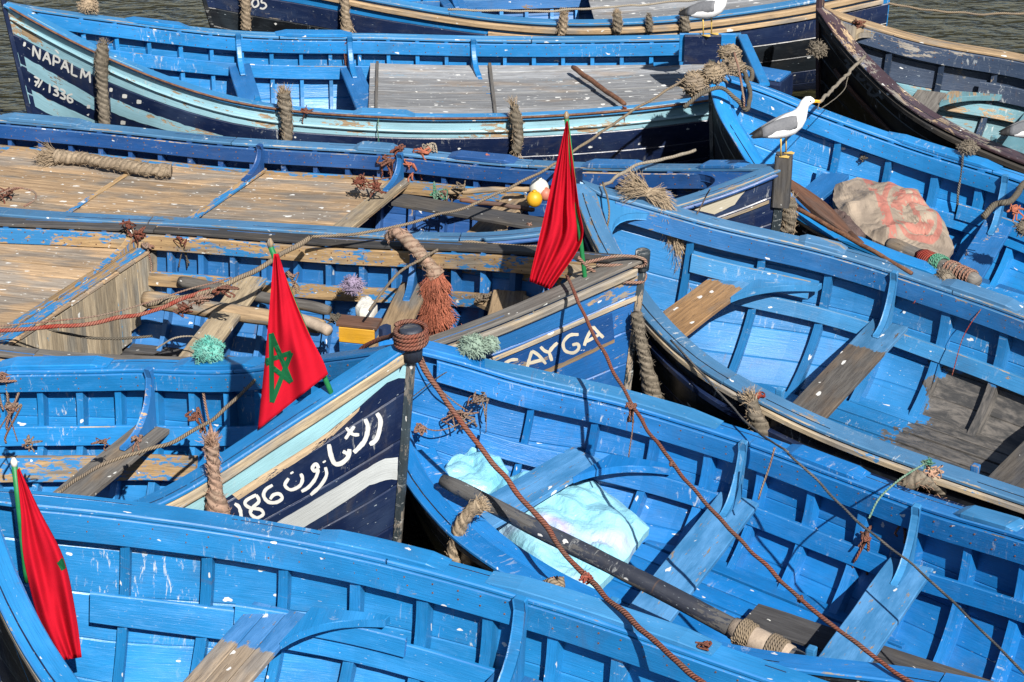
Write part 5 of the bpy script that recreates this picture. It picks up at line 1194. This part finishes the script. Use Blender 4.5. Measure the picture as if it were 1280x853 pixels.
# --- more twine and thin lines
for lab, p_, sz, mt, n_, r_, hg in (
 ('bundle of red twine draped over the worn knee at the deck end', Bb.on(488, 190, True)+Vector((0, -.14, -.06)), .09, 'ropeR', 18, .009, .16),
 ('orange twine hanging beside the worn knee at the deck end', Bb.on(512, 191, True)+Vector((0, -.13, -.08)), .07, 'strO', 14, .009, .14),
 ('trail of red twine along the edge of the tan deck', WZ(450, 226, .82), .12, 'ropeR', 12, .007, .02),
 ('green and tan twine heap at the brown pole end', WZ(545, 243, .80), .09, 'ropeGr', 10, .006, .03),
 ('tan string loop standing over the grey plank', WZ(578, 234, .86), .08, 'ropeT', 8, .006, .02),
 ('pale frayed string on the orange twine', Bb.on(538, 189, True)+Vector((0, -.02, .05)), .06, 'ropeW', 12, .008, .05),
 ('brown twine bundle hanging by the pale bulkhead', D.on(186, 296, True)+Vector((0, -.16, -.12)), .06, 'ropeP', 10, .008, .24),
 ('black line and knots hanging over the blue ribs', D.on(228, 298, True)+Vector((0, -.10, -.14)), .06, 'ropeG', 8, .006, .18),
 ('twine wrapped round the leaning rope above the tan pole', WZ(250, 372, .95), .08, 'ropeP', 12, .008, .06),
 ('red-brown twine on the tan pole', WZ(230, 385, .62), .07, 'ropeR', 12, .008, .06),
 ('string heap in front of the yellow box', WZ(420, 398, .62), .07, 'ropeG', 12, .008, .04),
 ('twine scraps between the tan boards near the SAYGA bow', WZ(600, 372, .82), .08, 'ropeT', 12, .006, .06),
 ('tan twine bundle on the tan thwart by the middle flag', WZ(625, 290, .84), .07, 'ropeT', 10, .006, .06),
 ('pink twine draped along the blue rail at the left edge', E.on(8, 470, True)+Vector((0, -.12, -.05)), .09, 'ropeP', 14, .009, .34),
 ('pinkish twine loop on the curved blue knee', WZ(168, 548, 1.06), .06, 'ropeP', 7, .007, .12),
 ('red twine hanging inside the blue boat behind the pink line', WZ(244, 520, 1.02), .07, 'ropeR', 8, .008, .12),
 ('thin twine web by the sage green tuft', WY(600, 498, I.on(600, 450, True).y-.22), .10, 'ropeP', 10, .005, .22),
 ('pink string on the black rail below the coil', I.on(700, 735, False)+Vector((0, .1, .06)), .04, 'ropeP', 7, .007, .03),
 ('red knot on the long red-brown rope near the right thwart', WZ(1000, 747, 1.01), .02, 'ropeR', 6, .007, .03),
 ('pale green cord ends knotted at the pink-fibred ring', WZ(1160, 578, 1.12), .04, 'ropeGr', 8, .006, .05),
 ('pink frayed string tuft beside the dark rope ring', WZ(1166, 590, 1.05), .06, 'strP', 18, .006, .04),
 ('grey and orange string wound on the azure knee at the right edge', WZ(1268, 262, 1.05), .07, 'strO', 12, .008, .08),
 ('brown string tied at the far azure rail', G.on(1075, 165, True)+Vector((0, -.1, -.28)), .03, 'ropeG', 7, .006, .04)):
    tangle(lab, p_, sz, mt, n_, r_, hg)
yE = I.on(585, 445, True).y
rope('thin pink line from the sage green tuft down across the blue ribs', [WY(524, 440, yE-.25), WY(545, 480, yE-.25), WY(565, 500, yE-.22), WY(585, 515, yE-.2)], .007, 'ropeP', 8)
rope('slanting thin cord at the left end of the lower right boat', [WY(515, 497, yE-.3), WY(550, 470, yE-.2), WY(580, 455, yE-.1)], .005, 'ropeG', 8)
rope('thin pink line between the two twine knots beside the stem', [WY(528, 535, yE-.3), WY(548, 538, yE-.32), WY(575, 530, yE-.3), WY(590, 512, yE-.2)], .006, 'ropeP', 8)
rope('short twine dangling from the long red-brown rope', [WZ(792, 515, 1.2), WY(790, 540, WZ(792, 515, 1.2).y), WY(786, 572, WZ(792, 515, 1.2).y)], .006, 'ropeP', 8)
rope('thin twine hanging across the fender at the large blue rail', [WZ(968, 560, 1.0), WY(960, 590, WZ(968, 560, 1.0).y-.02), WY(948, 625, WZ(968, 560, 1.0).y-.05)], .008, 'ropeP', 8)
rope('red twine line down the inside of the large right boat', [Fb.on(1232, 365, True)+Vector((0, -.1, .0)), WY(1205, 420, Fb.on(1232, 365, True).y-.25), WY(1190, 470, Fb.on(1232, 365, True).y-.4)], .005, 'ropeX', 8)
rope('thin green cord over the cyan side of the NAPALM boat', [A.on(476, 146, False)+Vector((0, -.03, .03)), WY(472, 160, A.on(476, 146, False).y-.06), WY(474, 180, A.on(476, 146, False).y-.05)], .006, 'ropeGr', 8)
rope('pale cord loop round the grey thwart beside the teal tuft', [WZ(196, 436, .82), WZ(215, 424, .78), WZ(238, 421, .78), WZ(252, 425, .80)], .008, 'ropeW', 8)
rope('black-tarred rope lying under the leaning rope on the bulkhead side', [WZ(60, 412, .80), WZ(100, 420, .70), WZ(150, 424, .62), WZ(190, 420, .58)], .014, 'ropeG', 8)
rope('pinkish line rising from the deck edge to the long tan rope', [WZ(0, 243, .86), WZ(20, 236, .90), WZ(42, 240, .88), WZ(44, 250, .86), WZ(30, 258, .85)], .010, 'ropeP', 8)
